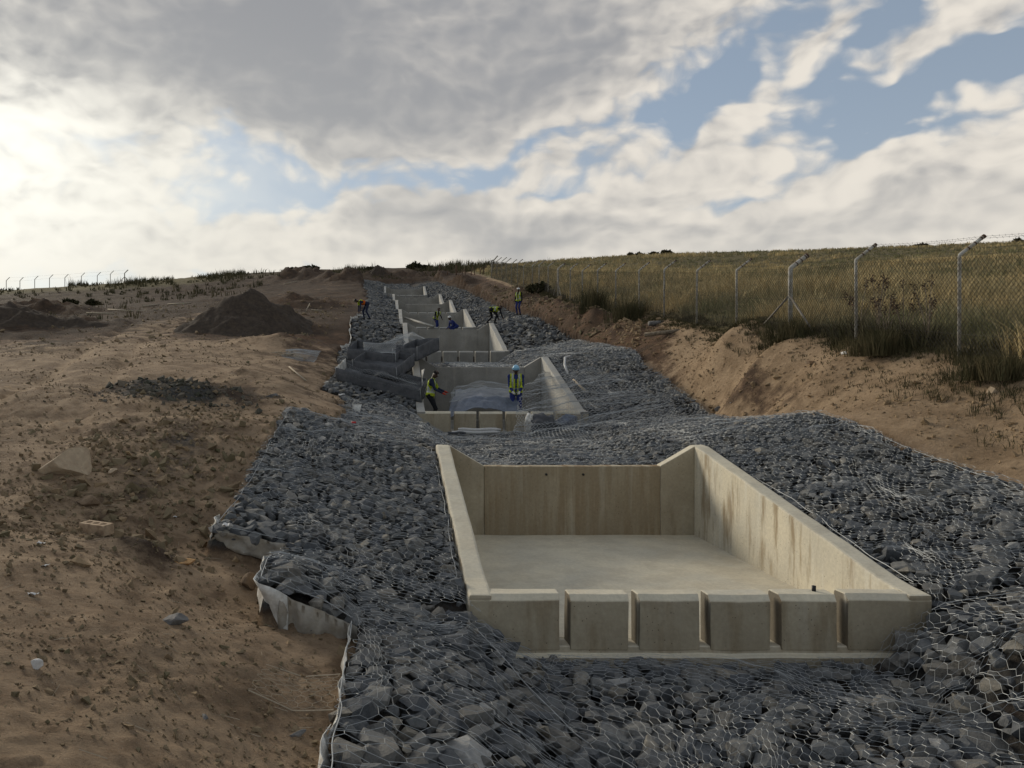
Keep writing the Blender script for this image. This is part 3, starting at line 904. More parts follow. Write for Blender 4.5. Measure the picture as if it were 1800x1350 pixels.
def ribbon(pts_top, pts_bot, name, wob=.02, seed=0, thick=.005):
    """a hanging strip of cloth between two polylines, with folds and thickness"""
    rng = np.random.default_rng(seed)
    T = np.array([tuple(p) for p in pts_top], float); B = np.array([tuple(p) for p in pts_bot], float)
    n = len(T); rows = 5
    d = np.gradient(T, axis=0); nrm = np.cross(d, np.array([0, 0, 1.])); nrm /= np.maximum(np.linalg.norm(nrm, axis=1, keepdims=True), 1e-6)
    V = []
    for r in range(rows + 1):
        t = r / rows
        off = (vnoise(np.arange(n) * .38 + seed, np.full(n, t * 2.5), seed) * 2.2 * wob + rng.normal(0, wob * .15, n))[:, None] * nrm
        V.append(T * (1 - t) + B * t + off)
    fr = np.concatenate(V); bk = fr - np.tile(nrm, (rows + 1, 1)) * thick
    i = np.arange((rows + 1) * n).reshape(rows + 1, n); N = (rows + 1) * n
    F = np.stack([i[:-1, :-1], i[:-1, 1:], i[1:, 1:], i[1:, :-1]], -1).reshape(-1, 4)
    edge = np.r_[i[0], i[1:, -1], i[-1, -2::-1], i[-2:0:-1, 0]]
    e2 = np.roll(edge, -1)
    side = np.c_[edge, edge + N, e2 + N, e2]
    return mesh_np(name, np.r_[fr, bk], [F, F[:, ::-1] + N, side], True)


def edge_cloth(root, xy, up, down, matn, seed=0, wob=.03, n=24, jag=.0, name='cloth_edge'):
    """geotextile showing along a mattress edge; xy polyline in plan"""
    xy = np.array(xy, float); s = np.r_[0, np.cumsum(np.linalg.norm(np.diff(xy, axis=0), axis=1))]
    q = np.linspace(0, s[-1], n); X = np.interp(q, s, xy[:, 0]); Y = np.interp(q, s, xy[:, 1])
    zt = gabion_z(X, Y) + EYE + up + vnoise(q * 3.1, q * 0, seed) * jag
    zb = gabion_z(X, Y) + EYE - down
    me = ribbon(np.c_[X, Y, zt], np.c_[X, Y, zb], name, wob, seed)
    return child(name, me, M[matn], root)


def hem(root, xy, lift=.012, rad=.0045, n=60):
    """thick selvedge wire laced along a mattress edge"""
    xy = np.array(xy, float); q0 = np.r_[0, np.cumsum(np.linalg.norm(np.diff(xy, axis=0), axis=1))]
    q = np.linspace(0, q0[-1], n); X = np.interp(q, q0, xy[:, 0]) + vnoise(q * 2.5, q * 0, 3) * .05; Y = np.interp(q, q0, xy[:, 1]) + vnoise(q * 2.5, q * 0 + 5, 4) * .04
    P = np.c_[X, Y, gabion_z(X, Y) + EYE + lift + vnoise(q * 4, q * 0, 6) * .03]
    V, F = tubes_np(P[:-1], P[1:], rad, 5)
    child('selvedge_wire', mesh_np('selvedge_wire', V, F), M['wire'], root)


mA = mattress('rock mattress on the left bank of the nearest basin, netted, sloping down to its wall', 9.15, 16.25, -2.2, 1.0, .130, lambda X, Y: X < 1.0, rmean=.093, seed=3, rotw=.5)
edge_cloth(mA, [(-2.06, 9.35), (-2.02, 9.17), (-1.7, 9.13), (-1.15, 9.10)], -.03, .24, 'fabric_dusty', 2, .05)
edge_cloth(mA, [(-2.08, 9.7), (-2.09, 9.4), (-2.04, 9.16)], -.01, .16, 'fabric_white', 5, .04, 12)
hem(mA, [(-1.2, 9.18), (-2.0, 9.2), (-2.0, 12), (-1.99, 16.15), (.7, 16.2)]); hem(mA, [(.78, 9.0), (.78, 14.8)])
mB = mattress('short rock mattress with a bulging pale cloth end beside the bare earth', 7.2, 9.15, -1.3, .95, .130, lambda X, Y: (X < .95) & ~((Y < 8.6) & (X > -.33)), rmean=.093, seed=4, rotw=.35)
edge_cloth(mB, [(-1.24, 8.55), (-1.27, 8.1), (-1.27, 7.6), (-1.20, 7.22), (-1.05, 7.12), (-.92, 7.11)], .0, .42, 'fabric_white', 8, .05, 18, .01)
edge_cloth(mB, [(-1.0, 7.16), (-.8, 7.13), (-.6, 7.12), (-.3, 7.16)], -.02, .50, 'fabric_dusty', 9, .06, 18)
hem(mB, [(-1.18, 8.7), (-1.18, 7.3), (-.35, 7.22), (.6, 8.0), (1.5, 8.55)])
mC = mattress('broad rock apron in front of the nearest basin, netting slack in folds', 3.2, 8.62, -.45, 8.7, .144, lambda X, Y: ((Y < 7.2) | (X > -.33)), rmean=.106, seed=5, rotw=.22)
edge_cloth(mC, [(-.35, 7.18), (-.37, 6.4), (-.34, 5.5), (-.37, 4.9)], -.02, .22, 'fabric_white', 12, .03, 30, .015)
edge_cloth(mC, [(-.37, 4.95), (-.44, 4.5), (-.40, 4.1), (-.34, 3.6)], .0, .34, 'fabric_white', 15, .05, 16, .02)
hem(mC, [(-.33, 7.15), (-.35, 3.4)]); hem(mC, [(5.75, 8.45), (6.6, 8.3), (7.6, 8.6)], .08); hem(mC, [(.9, 8.0), (2.4, 5.2), (3.0, 4.0)], .04); hem(mC, [(4.2, 7.6), (5.6, 6.6), (7.4, 6.8)], .05)
mD = mattress('rock mattress on the right bank of the nearest basin, below the sandy path', 8.62, 16.4, 5.85, 8.8, .135, lambda X, Y: X > 5.8, rmean=.098, seed=6)
hem(mD, [(8.35, 9), (8.32, 12), (8.35, 15), (8.3, 16.3)]); hem(mD, [(5.92, 9.0), (5.92, 14.8)], .02)
mE = mattress('rock mattress across the channel between the nearest basin and the one behind', 14.9, 23.1, -1.6, 9.1, .155, lambda X, Y: ~((Y < 16.4) & (X > 5.85)) & ~((Y < 16.25) & (X < 1.0)), rmean=.106, seed=7, wire_rad=.0017, dx=.12)
mF = mattress('rock mattress on the right of the second basin under loose netting', 23.1, 37.8, .9, 9.3, .17, lambda X, Y: X > 2.5, rmean=.115, seed=8, wire_rad=.0019, dx=.15)
mG = mattress('rock mattress on the left of the second basin under the heaped cloth baskets', 23.1, 37.8, -2.6, 3.0, .17, lambda X, Y: X <= 2.5, rmean=.115, seed=9, wire=False)
mH = mattress('long rock mattress climbing the hill left of the upper basins', 37.8, 111, -4.8, 3.2, .24, lambda X, Y: X <= 2.6, rmean=.145, seed=10, wire=False)
mI = mattress('long rock mattress climbing the hill right of the upper basins', 37.8, 104, 1.0, 9.2, .24, lambda X, Y: X > 2.6, rmean=.145, seed=12, wire=False)
edge_cloth(mH, [(float(left_edge(y)) - .02, y) for y in np.linspace(38, 50, 14)], .12, .12, 'fabric_white', 21, .05, 40, .10)
edge_cloth(mH, [(float(left_edge(y)) - .02, y) for y in np.linspace(100, 110, 8)], .16, .12, 'fabric_white', 22, .05, 20, .10)
edge_cloth(mG, [(float(left_edge(y)) - .02, y) for y in np.linspace(33, 37.7, 8)], .12, .12, 'fabric_white', 23, .05, 20, .10)

# ================================================================== concrete basins
def poly_prism(A, front, back):
    """loft between two polygons with the same number of corners"""
    n = len(front)
    A.add(list(front) + list(back), [tuple(range(n)), tuple(range(2 * n - 1, n - 1, -1))] + [(i, i + n, (i + 1) % n + n, (i + 1) % n) for i in range(n)])


def roughen(me, idx):
    """hand-cast edges: cut long edges and let the surface wander by a few millimetres"""
    bm = bmesh.new(); bm.from_mesh(me)
    step = .22 if idx == 0 else .8
    for _ in range(5):
        es = [e for e in bm.edges if e.calc_length() > step * 1.6]
        if not es: break
        bmesh.ops.subdivide_edges(bm, edges=es, cuts=1, use_grid_fill=True)
    bmesh.ops.triangulate(bm, faces=[f for f in bm.faces if len(f.verts) > 4])
    co = np.array([v.co[:] for v in bm.verts])
    if len(co):
        d = .011
        n1 = fbm(co[:, 0] * 2.3 + co[:, 2] * 1.7, co[:, 1] * 2.3 + 4, 3, 200); n2 = fbm(co[:, 1] * 2.3 + co[:, 2] * 1.3, co[:, 0] * 2.3 + 8, 3, 210); n3 = fbm(co[:, 0] * 2.9, co[:, 1] * 2.9, 3, 220)
        for v, a, b, c in zip(bm.verts, n1, n2, n3): v.co += Vector((a * d, b * d, c * d * 1.3))
    bm.to_mesh(me); bm.free(); me.update()


def basin(idx, cx, y0, y1, zf, h, label):
    zf += EYE
    root = thing('concrete_basin', label, 'basin', (cx, y0, zf), 'stepped concrete basins of the chute')
    fh, ch = .56, .38
    CON = M['concrete'] if idx == 0 else M['concrete_grey']
    xo, xi = BW, BW - BT
    zt0, zt1 = zf + fh, zf + h + ch
    # side walls, tops falling towards the front
    for s in (-1, 1):
        A = Acc()
        prof = [(y0, zf - .5), (y1, zf - .5), (y1, zt1), (y1 - .28, zt1 - .01), (y0 + .55, zt0 + .05), (y0, zt0)]
        a = [(cx + s * xo, y, z) for y, z in prof]; b = [(cx + s * xi, y, z) for y, z in prof]
        poly_prism(A, a, b)
        me = A.mesh('side_wall'); bevel_mesh(me, .03, 2); child('side_wall', me, CON, root)
    # rear wall with its dropped crest
    nw = 1.62
    A = Acc()
    for sgn in (-1, 0, 1):
        A = Acc()
        if sgn == 0: pr = [(-nw, zf - .5), (nw, zf - .5), (nw, zf + h), (-nw, zf + h)]
        else:
            pr = [(sgn * (nw + .006), zf - .5), (sgn * xi, zf - .5), (sgn * xi, zt1 - .005), (sgn * (nw + .006), zf + h + .004)]
        poly_prism(A, [(cx + x, y1 - BT + (.008 if sgn else 0), z) for x, z in pr], [(cx + x, y1 - .005, z) for x, z in pr])
        me = A.mesh('rear_wall'); bevel_mesh(me, .018, 2)
        child('rear_wall', me, (M['concrete_brown'] if sgn == 0 else M['concrete']) if idx == 0 else CON, root)
    # floor slab with a step projecting under the front blocks
    A = Acc(); x2 = xo - .02
    A.add([(cx - x2, y0 - .07, zf - .4), (cx + x2, y0 - .07, zf - .4), (cx + xi + .1, y1 - BT + .05, zf - .4), (cx - xi - .1, y1 - BT + .05, zf - .4),
           (cx - x2, y0 - .07, zf - .05), (cx + x2, y0 - .07, zf - .05), (cx + xi + .1, y0 + .26, zf), (cx - xi - .1, y0 + .26, zf)], [])
    A = Acc()
    poly_prism(A, [(cx - x2, y0 - .07, zf - .4), (cx - x2, y0 - .07, zf - .085), (cx - x2, y0 - .01, zf - .075), (cx - x2, y0 + .02, zf), (cx - x2, y0 + .3, zf), (cx - x2, y0 + .3, zf - .4)],
               [(cx + x2, y0 - .07, zf - .4), (cx + x2, y0 - .07, zf - .085), (cx + x2, y0 - .01, zf - .075), (cx + x2, y0 + .02, zf), (cx + x2, y0 + .3, zf), (cx + x2, y0 + .3, zf - .4)])
    me = A.mesh('front_step'); bevel_mesh(me, .012, 1); child('front_step', me, CON, root)
    A = Acc()
    A.add([(cx - xi - .1, y0 + .302, zf - .38), (cx + xi + .1, y0 + .302, zf - .38), (cx + xi + .1, y1 - BT + .1, zf - .38), (cx - xi - .1, y1 - BT + .1, zf - .38),
           (cx - xi - .1, y0 + .302, zf - .002), (cx + xi + .1, y0 + .302, zf - .002), (cx + xi + .1, y1 - BT + .1, zf + .004), (cx - xi - .1, y1 - BT + .1, zf + .004)], BOXF)
    child('floor_slab', A.mesh('floor_slab'), CON, root)
    # row of six blocks with narrow outlet slots between
    cuts = [-xo + .006, -1.46, -.72, .05, .81, 1.54, xo - .006]
    slot = .10
    for k in range(6):
        xa = cuts[k] + (slot / 2 if k else 0); xb = cuts[k + 1] - (slot / 2 if k < 5 else 0)
        A = Acc(); zt = zt0 + (.004 if k in (0, 5) else -.004) + random.uniform(-.004, .004); d = .27
        tp = .010
        pr = [(y0 - .004, zf - .04), (y0 - .004, zt - .065), (y0 + .055, zt), (y0 + d - .02, zt), (y0 + d, zt - .02), (y0 + d, zf - .04)]
        e0, e1 = (0 if k == 0 else tp), (0 if k == 5 else tp)
        a, b = [], []
        for j, (y, z) in enumerate(pr):
            f = 1 if j in (0, 1) else 0
            a.append((cx + xa + e0 * f, y, z)); b.append((cx + xb - e1 * f, y, z))
        poly_prism(A, a, b)
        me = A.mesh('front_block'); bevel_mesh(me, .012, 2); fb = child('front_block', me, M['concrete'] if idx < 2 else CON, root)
        if idx == 0:   # darker brown concrete on the side faces of the slots
            me.materials.append(M['slot_brown'])
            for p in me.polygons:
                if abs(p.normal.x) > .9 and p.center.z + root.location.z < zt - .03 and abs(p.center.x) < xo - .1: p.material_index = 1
    for ch in root.children: roughen(ch.data, idx)
    return root


BLAB = ['nearest concrete basin, sand coloured, with six slotted front blocks', 'second concrete basin up the slope, two workers standing in it', 'third concrete basin, left part hidden by the heaped cloth baskets',
        'fourth concrete basin with a worker stepping along inside it', 'fifth concrete basin up the hill, grey rear wall', 'sixth concrete basin, small, near the top of the chute', 'uppermost and smallest concrete basin below the hilltop']
for i, b in enumerate(BASINS): basin(i, *b, BLAB[i])
# weep pipe stub on the blocks and two weep holes in the rear wall of the nearest basin
b0 = [o for o in COL.objects if o.name.startswith('concrete_basin')][0]
zt = BASINS[0][3] + EYE + .56
child('pipe_stub', tube_mesh('pipe_stub', [(4.67, 8.78, zt - .02), (4.67, 8.78, zt + .055)], .022, 10), M['black'], b0)
for x in (2.87, 3.55):
    z = BASINS[0][3] + EYE + 1.12
    child('weep_hole', tube_mesh('weep_hole', [(x, 14.635, z), (x, 14.66, z)], .022, 10), M['black'], b0)

# ================================================================== fence on the right
def build_fence():
    root = thing('chain_link_fence', 'tall chain link fence with cranked pipe posts climbing beside the grass field', 'fence', (FENCE_X, 15.4, gz(FENCE_X, 15.4)))
    H = 1.95
    strong = {21.9, 52.2, 86.5}
    tops, armtips = [], []
    for y, zr in FENCE:
        z = gz(FENCE_X, y); st = y in strong; r = .060 if st else .034
        lean = random.uniform(-.025, .025)
        e = Vector((FENCE_X + lean, y, z + H)); tip = e + Vector((.46, -.02, .36)) * (1.0 if not st else .98)
        if y == 86.5: e += Vector((.25, 0, 0)); tip += Vector((.2, 0, .1))
        n1 = Vector((FENCE_X + lean * .7, y, z + H - .06))
        p = child('post', tube_mesh('post', [(FENCE_X, y, z - .4), tuple(n1), tuple(n1 + Vector((0, 0, .015))), tuple(e + Vector((.008, 0, .005))), tuple(e + Vector((.05, 0, .038))), tuple(e + Vector((.065, 0, .05))), tuple(e.lerp(tip, .6)), tuple(tip)], r, 10), M['post'], root)
        d = (tip - e).normalized()
        child('post_cap', tube_mesh('post_cap', [tuple(tip - d * .03), tuple(tip + d * .012)], r * 1.18, 10), M['rust'], root)
        for q in (.35, .62, .88):
            c = e.lerp(tip, q); cl = tube_mesh('wire_clip', [tuple(c - d * .012), tuple(c + d * .012)], r * 1.16, 8)
            o = child('wire_clip', cl, M['rust'], root); o.parent = p; o.matrix_parent_inverse = Matrix()
        tops.append(Vector((FENCE_X, y, z + H - .02))); armtips.append((e, tip))
        if st and y < 80:
            for s in (-1, 1):
                zb = gz(FENCE_X - .05, y + s * 1.55)
                child('brace', tube_mesh('brace', [(FENCE_X - .03, y + s * .04, z + 1.18), (FENCE_X - .05, y + s * 1.5, zb - .1)], .026, 8), M['brace'], root)
    # barbed strands on the cranked arms, with barbs where they show
    for q in (.35, .62, .88, .99):
        P, Q = [], []
        for (e0, t0), (e1, t1) in zip(armtips[:-1], armtips[1:]):
            a, b = e0.lerp(t0, q), e1.lerp(t1, q)
            prev = a
            for k in range(1, 9):
                c = a.lerp(b, k / 8) + Vector((0, 0, -.03 * math.sin(math.pi * k / 8))); P.append(prev); Q.append(c); prev = c
            if a.y < 30:
                for k in range(22):
                    c = a.lerp(b, (k + .5) / 22) + Vector((0, 0, -.03 * math.sin(math.pi * (k + .5) / 22)))
                    w = Vector((random.uniform(-.02, .02), .01, .02)); P.append(c - w); Q.append(c + w)
        V, F = tubes_np(P, Q, .0028)
        child('barbed_wire', mesh_np('barbed_wire', V, F), M['wire_old'], root)
    # plain line wires
    for hgt in (1.93, 1.08, .42):
        P, Q = [], []
        for (y0, _), (y1, _) in zip(FENCE[:-1], FENCE[1:]):
            a = Vector((FENCE_X - .03, y0, gz(FENCE_X, y0) + hgt)); b = Vector((FENCE_X - .03, y1, gz(FENCE_X, y1) + hgt))
            P.append(a); Q.append(b)
        V, F = tubes_np(P, Q, .0035)
        child('line_wire', mesh_np('line_wire', V, F), M['wire_old'], root)
    # woven diamonds, one panel per bay
    for (y0, _), (y1, _) in zip(FENCE[:-1], FENCE[1:]):
        z0, z1 = gz(FENCE_X, y0), gz(FENCE_X, y1)
        cell = .105 if y0 < 40 else .17
        nc, nr = int((y1 - y0) / cell), int(1.86 / cell) * 2
        P, Q = [], []
        for i in range(nc):
            for j in range(nr):
                for s in (0, 1):
                    ya = y0 + (i + s + (.5 - s) * (j % 2)) * (y1 - y0) / nc; yb = y0 + (i + s + (.5 - s) * ((j + 1) % 2)) * (y1 - y0) / nc
                    h0, h1 = .05 + 1.86 * j / nr, .05 + 1.86 * (j + 1) / nr
                    f = lambda yy, hh: (FENCE_X - .045 + .02 * math.sin(yy * 2.1 + hh * 3), yy, z0 + (z1 - z0) * (yy - y0) / (y1 - y0) + hh - (.025 * math.sin(math.pi * (yy - y0) / (y1 - y0)) if hh > 1.5 else 0))
                    P.append(f(ya, h0)); Q.append(f(yb, h1))
        V, F = tubes_np(P, Q, .0036 if y0 < 40 else .0046)
        tag(child('diamond_mesh', mesh_np('diamond_mesh', V, F), M['wire_old'], root), kind='stuff')
    return root


build_fence()


# far fence on the left skyline
def far_fence():
    xs = [(11, 508), (35, 506), (61, 505), (87, 503), (114, 502), (143, 501), (171, 500), (194, 499), (219, 497)]
    D = 124
    p0 = at(119, 500, D)
    root = thing('skyline_fence', 'distant row of cranked fence posts along the left skyline', 'fence', (p0.x, D, gz(p0.x, D)))
    tips = []
    for i, (px, py) in enumerate(xs):
        x = (px - 686) / 1400 * D; z = gz(x, D); st = i == 8; r = .075 if st else .05
        pts = [(x, D, z - .4), (x, D, z + 1.45), (x + .3, D, z + 1.75), (x + .55, D, z + 1.98)]
        child('post', tube_mesh('post', pts, r, 6), M['post'], root)
        tips.append((x, z))
        if st:
            for s in (-1, 1): child('brace', tube_mesh('brace', [(x, D, z + .9), (x + s * 1.0, D, z - .1)], .05, 6), M['post'], root)
    for h, o in ((1.4, 0), (1.95, .5)):
        P = [(x + o, D, z + h) for x, z in tips]
        V, F = tubes_np(P[:-1], P[1:], .006); child('line_wire', mesh_np('line_wire', V, F), M['wire_old'], root)
    # droppers of an old stock fence at the top of the chute
    for i, (px, top, bot, lean) in enumerate([(773, 462, 474, 0), (786, 464, 473, .1), (802, 457, 474, 0), (812, 466, 477, .2), (818, 463, 477, -.1), (828, 468, 478, .1), (835, 465, 479, -.3), (843, 466, 480, .35), (848, 465, 482, .5)]):
        D2 = 108.0 - i * 1.4
        a = at(px, bot, D2); z = gz(a.x, D2); h = (bot - top) / 1400 * D2
        o = link('old_stake', tube_mesh('old_stake', [(0, 0, -.4), (lean * .3, 0, h * .5), (lean, 0, h)], [.07, .06, .05] if i not in (0, 2) else [.11, .1, .1], 6), M['rust'])
        o.location = (a.x, D2, z)
        tag(o, ['thick short stake, leftmost of the stakes on the hilltop', 'thin stake just right of the thick short one on the hilltop', 'tallest upright stake among those on the hilltop', 'leaning thin stake right of the tallest hilltop stake', 'thin stake, fifth from the left on the hilltop', 'low thin stake, sixth from the left on the hilltop', 'stake tilting left, near the end of the hilltop row', 'slanted stake beside the top fence post', 'most slanted stake, at the foot of the top fence post'][i], 'stake', 'old stakes on the hilltop')
    return root


far_fence()


# ================================================================== grass
def tufts(P, h, w, nb, tone, rng, spread=.5, lean=.35):
    """joined grass tufts; P (n,3), h height, w blade width, nb blades each: curved two-piece blades"""
    n = len(P)
    th = rng.uniform(0, 2 * math.pi, (n, nb)); rr = rng.uniform(.0, spread, (n, nb)) * h[:, None] * .5
    ln = rng.uniform(.05, lean, (n, nb)); hh = h[:, None] * rng.uniform(.55, 1.12, (n, nb))
    ph = th + rng.normal(0, .7, (n, nb))
    bx = P[:, 0, None] + np.cos(th) * rr; by = P[:, 1, None] + np.sin(th) * rr; bz = np.broadcast_to(P[:, 2, None], bx.shape) - .04
    tx = np.cos(ph) * ln * hh; ty = np.sin(ph) * ln * hh
    fa = rng.uniform(0, math.pi, (n, nb)); wx, wy = np.cos(fa) * w[:, None] * .5, np.sin(fa) * w[:, None] * .5
    V = np.empty((n, nb, 5, 3))
    V[:, :, 0] = np.stack([bx - wx, by - wy, bz], -1); V[:, :, 1] = np.stack([bx + wx, by + wy, bz], -1)
    mx, my, mz = bx + tx * .35, by + ty * .35, bz + hh * .6
    V[:, :, 2] = np.stack([mx + wx * .8, my + wy * .8, mz], -1); V[:, :, 3] = np.stack([mx - wx * .8, my - wy * .8, mz], -1)
    V[:, :, 4] = np.stack([bx + tx, by + ty, bz + hh * .98], -1)
    b = (np.arange(n * nb) * 5)[:, None]
    return V.reshape(-1, 3), [b + [[0, 1, 2, 3]], b + [[3, 2, 4]]], np.repeat(np.clip(tone[:, None] + rng.normal(0, .12, (n, nb)), 0, 1).ravel(), 5)


def grass_obj(name, V, F, T, m, label=None, cat=None):
    o = link(name, mesh_np(name, V, F, False, {'gtone': ('POINT', 'FLOAT', T)}), m)
    return tag(o, label, cat, kind='stuff')


def veld():
    rng = np.random.default_rng(5)
    # sample the field so that nearer ground carries more and finer tufts
    n = 40000
    Y = 9 + (118 - 9) * rng.random(n) ** 1.75
    X = FENCE_X + .45 + (1.05 * Y + 12 - FENCE_X) * rng.random(n) ** 1.15
    m = (X / Y < 1.02) & (fbm(X * .55, Y * .55, 3, 93) + rng.normal(0, .18, n) > -.28); X, Y = X[m], Y[m]
    Z = ground_z(X, Y) + EYE
    pat = fbm(X * .11, Y * .30, 4, 90)
    d = np.hypot(X, Y)
    h = np.clip(.46 + pat * .5 + fbm(X * .7, Y * .7, 2, 94) * .35 + rng.normal(0, .10, len(X)), .18, 1.0) * np.interp(d, [10, 60, 120], [1.05, .95, .62])
    w = .007 + d * .00062
    tone = np.clip(.48 + pat * 1.5 + rng.normal(0, .16, len(X)), 0, 1)
    V, F, T = tufts(np.c_[X, Y, Z], h, w, 8, tone, rng, 1.1, .75)
    grass_obj('field_grass', V, F, T, M['veld'], 'dry golden green grass covering the field beyond the fence', 'grass')
    # darker rank growth at the fence foot
    n = 4600
    Y = 11.5 + 50 * rng.random(n) ** 1.6; X = FENCE_X + rng.normal(-.10, .36, n) - rng.random(n) * 1.0 * (rng.random(n) < .5) * (Y < 18.5)
    m = X < FENCE_X + .9; X, Y = X[m], Y[m]; Z = ground_z(X, Y) + EYE
    h = np.clip(.26 + fbm(X * .8, Y * .5, 3, 95) * .55 + rng.normal(0, .07, len(X)), .08, .75) * np.interp(Y, [13, 17, 21, 60], [.95, .75, .5, .6]) * np.where(X < FENCE_X - .5, .7, 1)
    V, F, T = tufts(np.c_[X, Y, Z], h, .0035 + Y * .00048, 12, np.clip(.4 + rng.normal(0, .25, len(X)), 0, 1), rng, 1.2, .85)
    grass_obj('fence_foot_grass', V, F, T, M['weed'], 'dark rank weeds and grass along the foot of the fence', 'grass')
    # thin stalks on the left skyline and hilltop
    n = 2600
    px = rng.uniform(120, 1010, n); D = rng.uniform(112, 131, n); X = (px - 686) / 1400 * D
    clump = fbm(X * .16, D * .05, 3, 98)
    m = clump > -.05; X, D, clump = X[m], D[m], clump[m]
    m = ~in_gabion(X, D); X, D, clump = X[m], D[m], clump[m]
    Z = ground_z(X, D) + EYE
    h = np.clip(.35 + clump * 1.9 + rng.normal(0, .2, len(X)), .2, 1.7)
    V, F, T = tufts(np.c_[X, D, Z], h, np.full(len(X), .055), 7, np.clip(.35 + rng.normal(0, .2, len(X)), 0, 1), rng, .6, .35)
    grass_obj('hilltop_grass', V, F, T, M['weed'], 'sparse tall dry stalks along the hilltop skyline', 'grass')
    # low dark growth on the far left slope
    n = 1100
    X = rng.uniform(-75, -14, n); Y = rng.uniform(46, 124, n)
    m = fbm(X * .12, Y * .12, 3, 101) + sstep(60, 105, Y) * .25 > .12; X, Y = X[m], Y[m]; Z = ground_z(X, Y) + EYE
    V, F, T = tufts(np.c_[X, Y, Z], np.clip(rng.normal(.5, .2, len(X)), .2, 1), .02 + Y * .0007, 9, rng.random(len(X)) * .7, rng, 1.2, .6)
    grass_obj('slope_grass', V, F, T, M['weed'], 'patchy dark grass on the far left slope', 'grass')


veld()


def shrub(name, label, cat, x, y, h, w, kind, seed, group=None):
    rng = np.random.default_rng(seed)
    z = gz(x, y)
    root = thing(name, label, cat, (x, y, z), group)
    if kind == 'tussock':
        n = 46
        P = np.c_[rng.normal(0, w * .22, n), rng.normal(0, w * .22, n), np.zeros(n)]
        V, F, T = tufts(P, np.clip(rng.normal(h, h * .2, n), h * .3, h * 1.3), np.full(n, .005 + y * .00035), 20, rng.random(n) * .8, rng, .5, .55)
        link('blades', mesh_np('blades', V, F, False, {'gtone': ('POINT', 'FLOAT', T)}), M['weed'], root)
    elif kind == 'bush':
        n = 520
        u = rng.normal(size=(n, 3)); u /= np.linalg.norm(u, axis=1, keepdims=True)
        lob = rng.normal(0, .3, (9, 3)) * [w, w, h * .5] + [0, 0, h * .34]
        c = lob[rng.integers(0, 9, n)] + u * rng.uniform(.12, .30, (n, 1)) * [w * .8, w * .8, h * .8]
        c[:, 2] = np.abs(c[:, 2]) * (1 - .45 * np.clip(np.hypot(c[:, 0], c[:, 1]) / w, 0, 1))
        s = .022 + y * .0009
        a = rng.normal(size=(n, 3)) * s * 1.3; b = rng.normal(size=(n, 3)) * s
        V = np.stack([c - a - b * .3, c + b, c + a, c - b], 1).reshape(-1, 3)
        F = np.arange(n * 4).reshape(n, 4)
        link('foliage', mesh_np('foliage', V, F, False, {'gtone': ('POINT', 'FLOAT', np.repeat(rng.random(n), 4))}), M['shrub'], root)
        A = Acc()
        for q in lob: A.add(*tube_path([(0, 0, -.1), (q[0] * .4, q[1] * .4, q[2] * .5), tuple(q)], [.03, .02, .01], 5))
        link('stems', A.mesh('stems'), M['log'], root)
    elif kind == 'weed':
        A = Acc(); heads = []
        for k in range(6):
            th, r = rng.uniform(0, 6.28), rng.uniform(.1, .5) * w
            tip = (math.cos(th) * r, math.sin(th) * r, h * rng.uniform(.6, 1.05)); heads.append(tip)
            A.add(*tube_path([(0, 0, -.05), (tip[0] * .35, tip[1] * .35, tip[2] * .55), tip], [.011, .009, .006], 5))
        link('stems', A.mesh('stems'), M['log'], root)
        hd = np.array(heads); n = 300
        c = hd[rng.integers(0, len(hd), n)] + rng.normal(0, .035, (n, 3)) * [1, 1, 1.5] - np.abs(rng.normal(0, .10, (n, 1))) * [0, 0, 1]
        a = rng.normal(size=(n, 3)) * .013; b = rng.normal(size=(n, 3)) * .010
        V = np.stack([c - a, c + b, c + a, c - b], 1).reshape(-1, 3)
        tag(link('seed_heads', mesh_np('seed_heads', V, np.arange(n * 4).reshape(n, 4), False, {'gtone': ('POINT', 'FLOAT', np.repeat(rng.random(n), 4))}), M['seed'], root), kind='stuff')
        n = 30; P = np.c_[rng.normal(0, w * .2, (n, 2)), np.zeros(n)]
        V, F, T = tufts(P, np.full(n, h * .4), np.full(n, .02), 6, rng.random(n) * .5, rng, .8, .6)
        link('leaves', mesh_np('leaves', V, F, False, {'gtone': ('POINT', 'FLOAT', T)}), M['weed'], root)
    return root


shrub('grass_tussock', 'large spiky grass tussock in front of the fence, behind the cut bank', 'grass clump', 9.95, 39, 1.35, 1.6, 'tussock', 1, 'clumps along the fence')
shrub('grass_tussock', 'dark bushy clump at the fence just right of the large spiky tussock', 'grass clump', 10.3, 34.5, 1.0, 1.5, 'tussock', 2, 'clumps along the fence')
shrub('grass_tussock', 'low dark clump below the braced fence post', 'grass clump', 10.75, 21.2, .55, 1.1, 'tussock', 3, 'clumps along the fence')
shrub('grass_tussock', 'dark sprawling clump at the foot of the second post from the right', 'grass clump', 10.6, 17.2, .55, 1.2, 'tussock', 4, 'clumps along the fence')
shrub('grass_tussock', 'dense dark clump at the right end of the fence foot', 'grass clump', 10.6, 13.9, .5, 1.4, 'tussock', 5, 'clumps along the fence')
shrub('bush', 'round dark bush behind the far fence posts near the chute top', 'bush', 10.4, 57, 1.3, 1.2, 'bush', 6, 'bushes')
for i, (x, y, h, lab) in enumerate([(11.25, 19.1, 1.55, 'seed headed weed right of the braced fence post'), (11.2, 18.3, 1.45, 'seed headed weed leaning on the second post from the right'),
                                    (11.15, 17.3, 1.3, 'seed headed weed midway between the two rightmost posts'), (11.2, 16.6, 1.4, 'tall seed headed weed left of the rightmost post'), (11.1, 17.8, 1.1, 'short seed headed weed between the two rightmost posts')]):
    shrub('seed_head_weed', lab, 'weed', x, y, h, .8, 'weed', 20 + i, 'dry weeds at the fence')
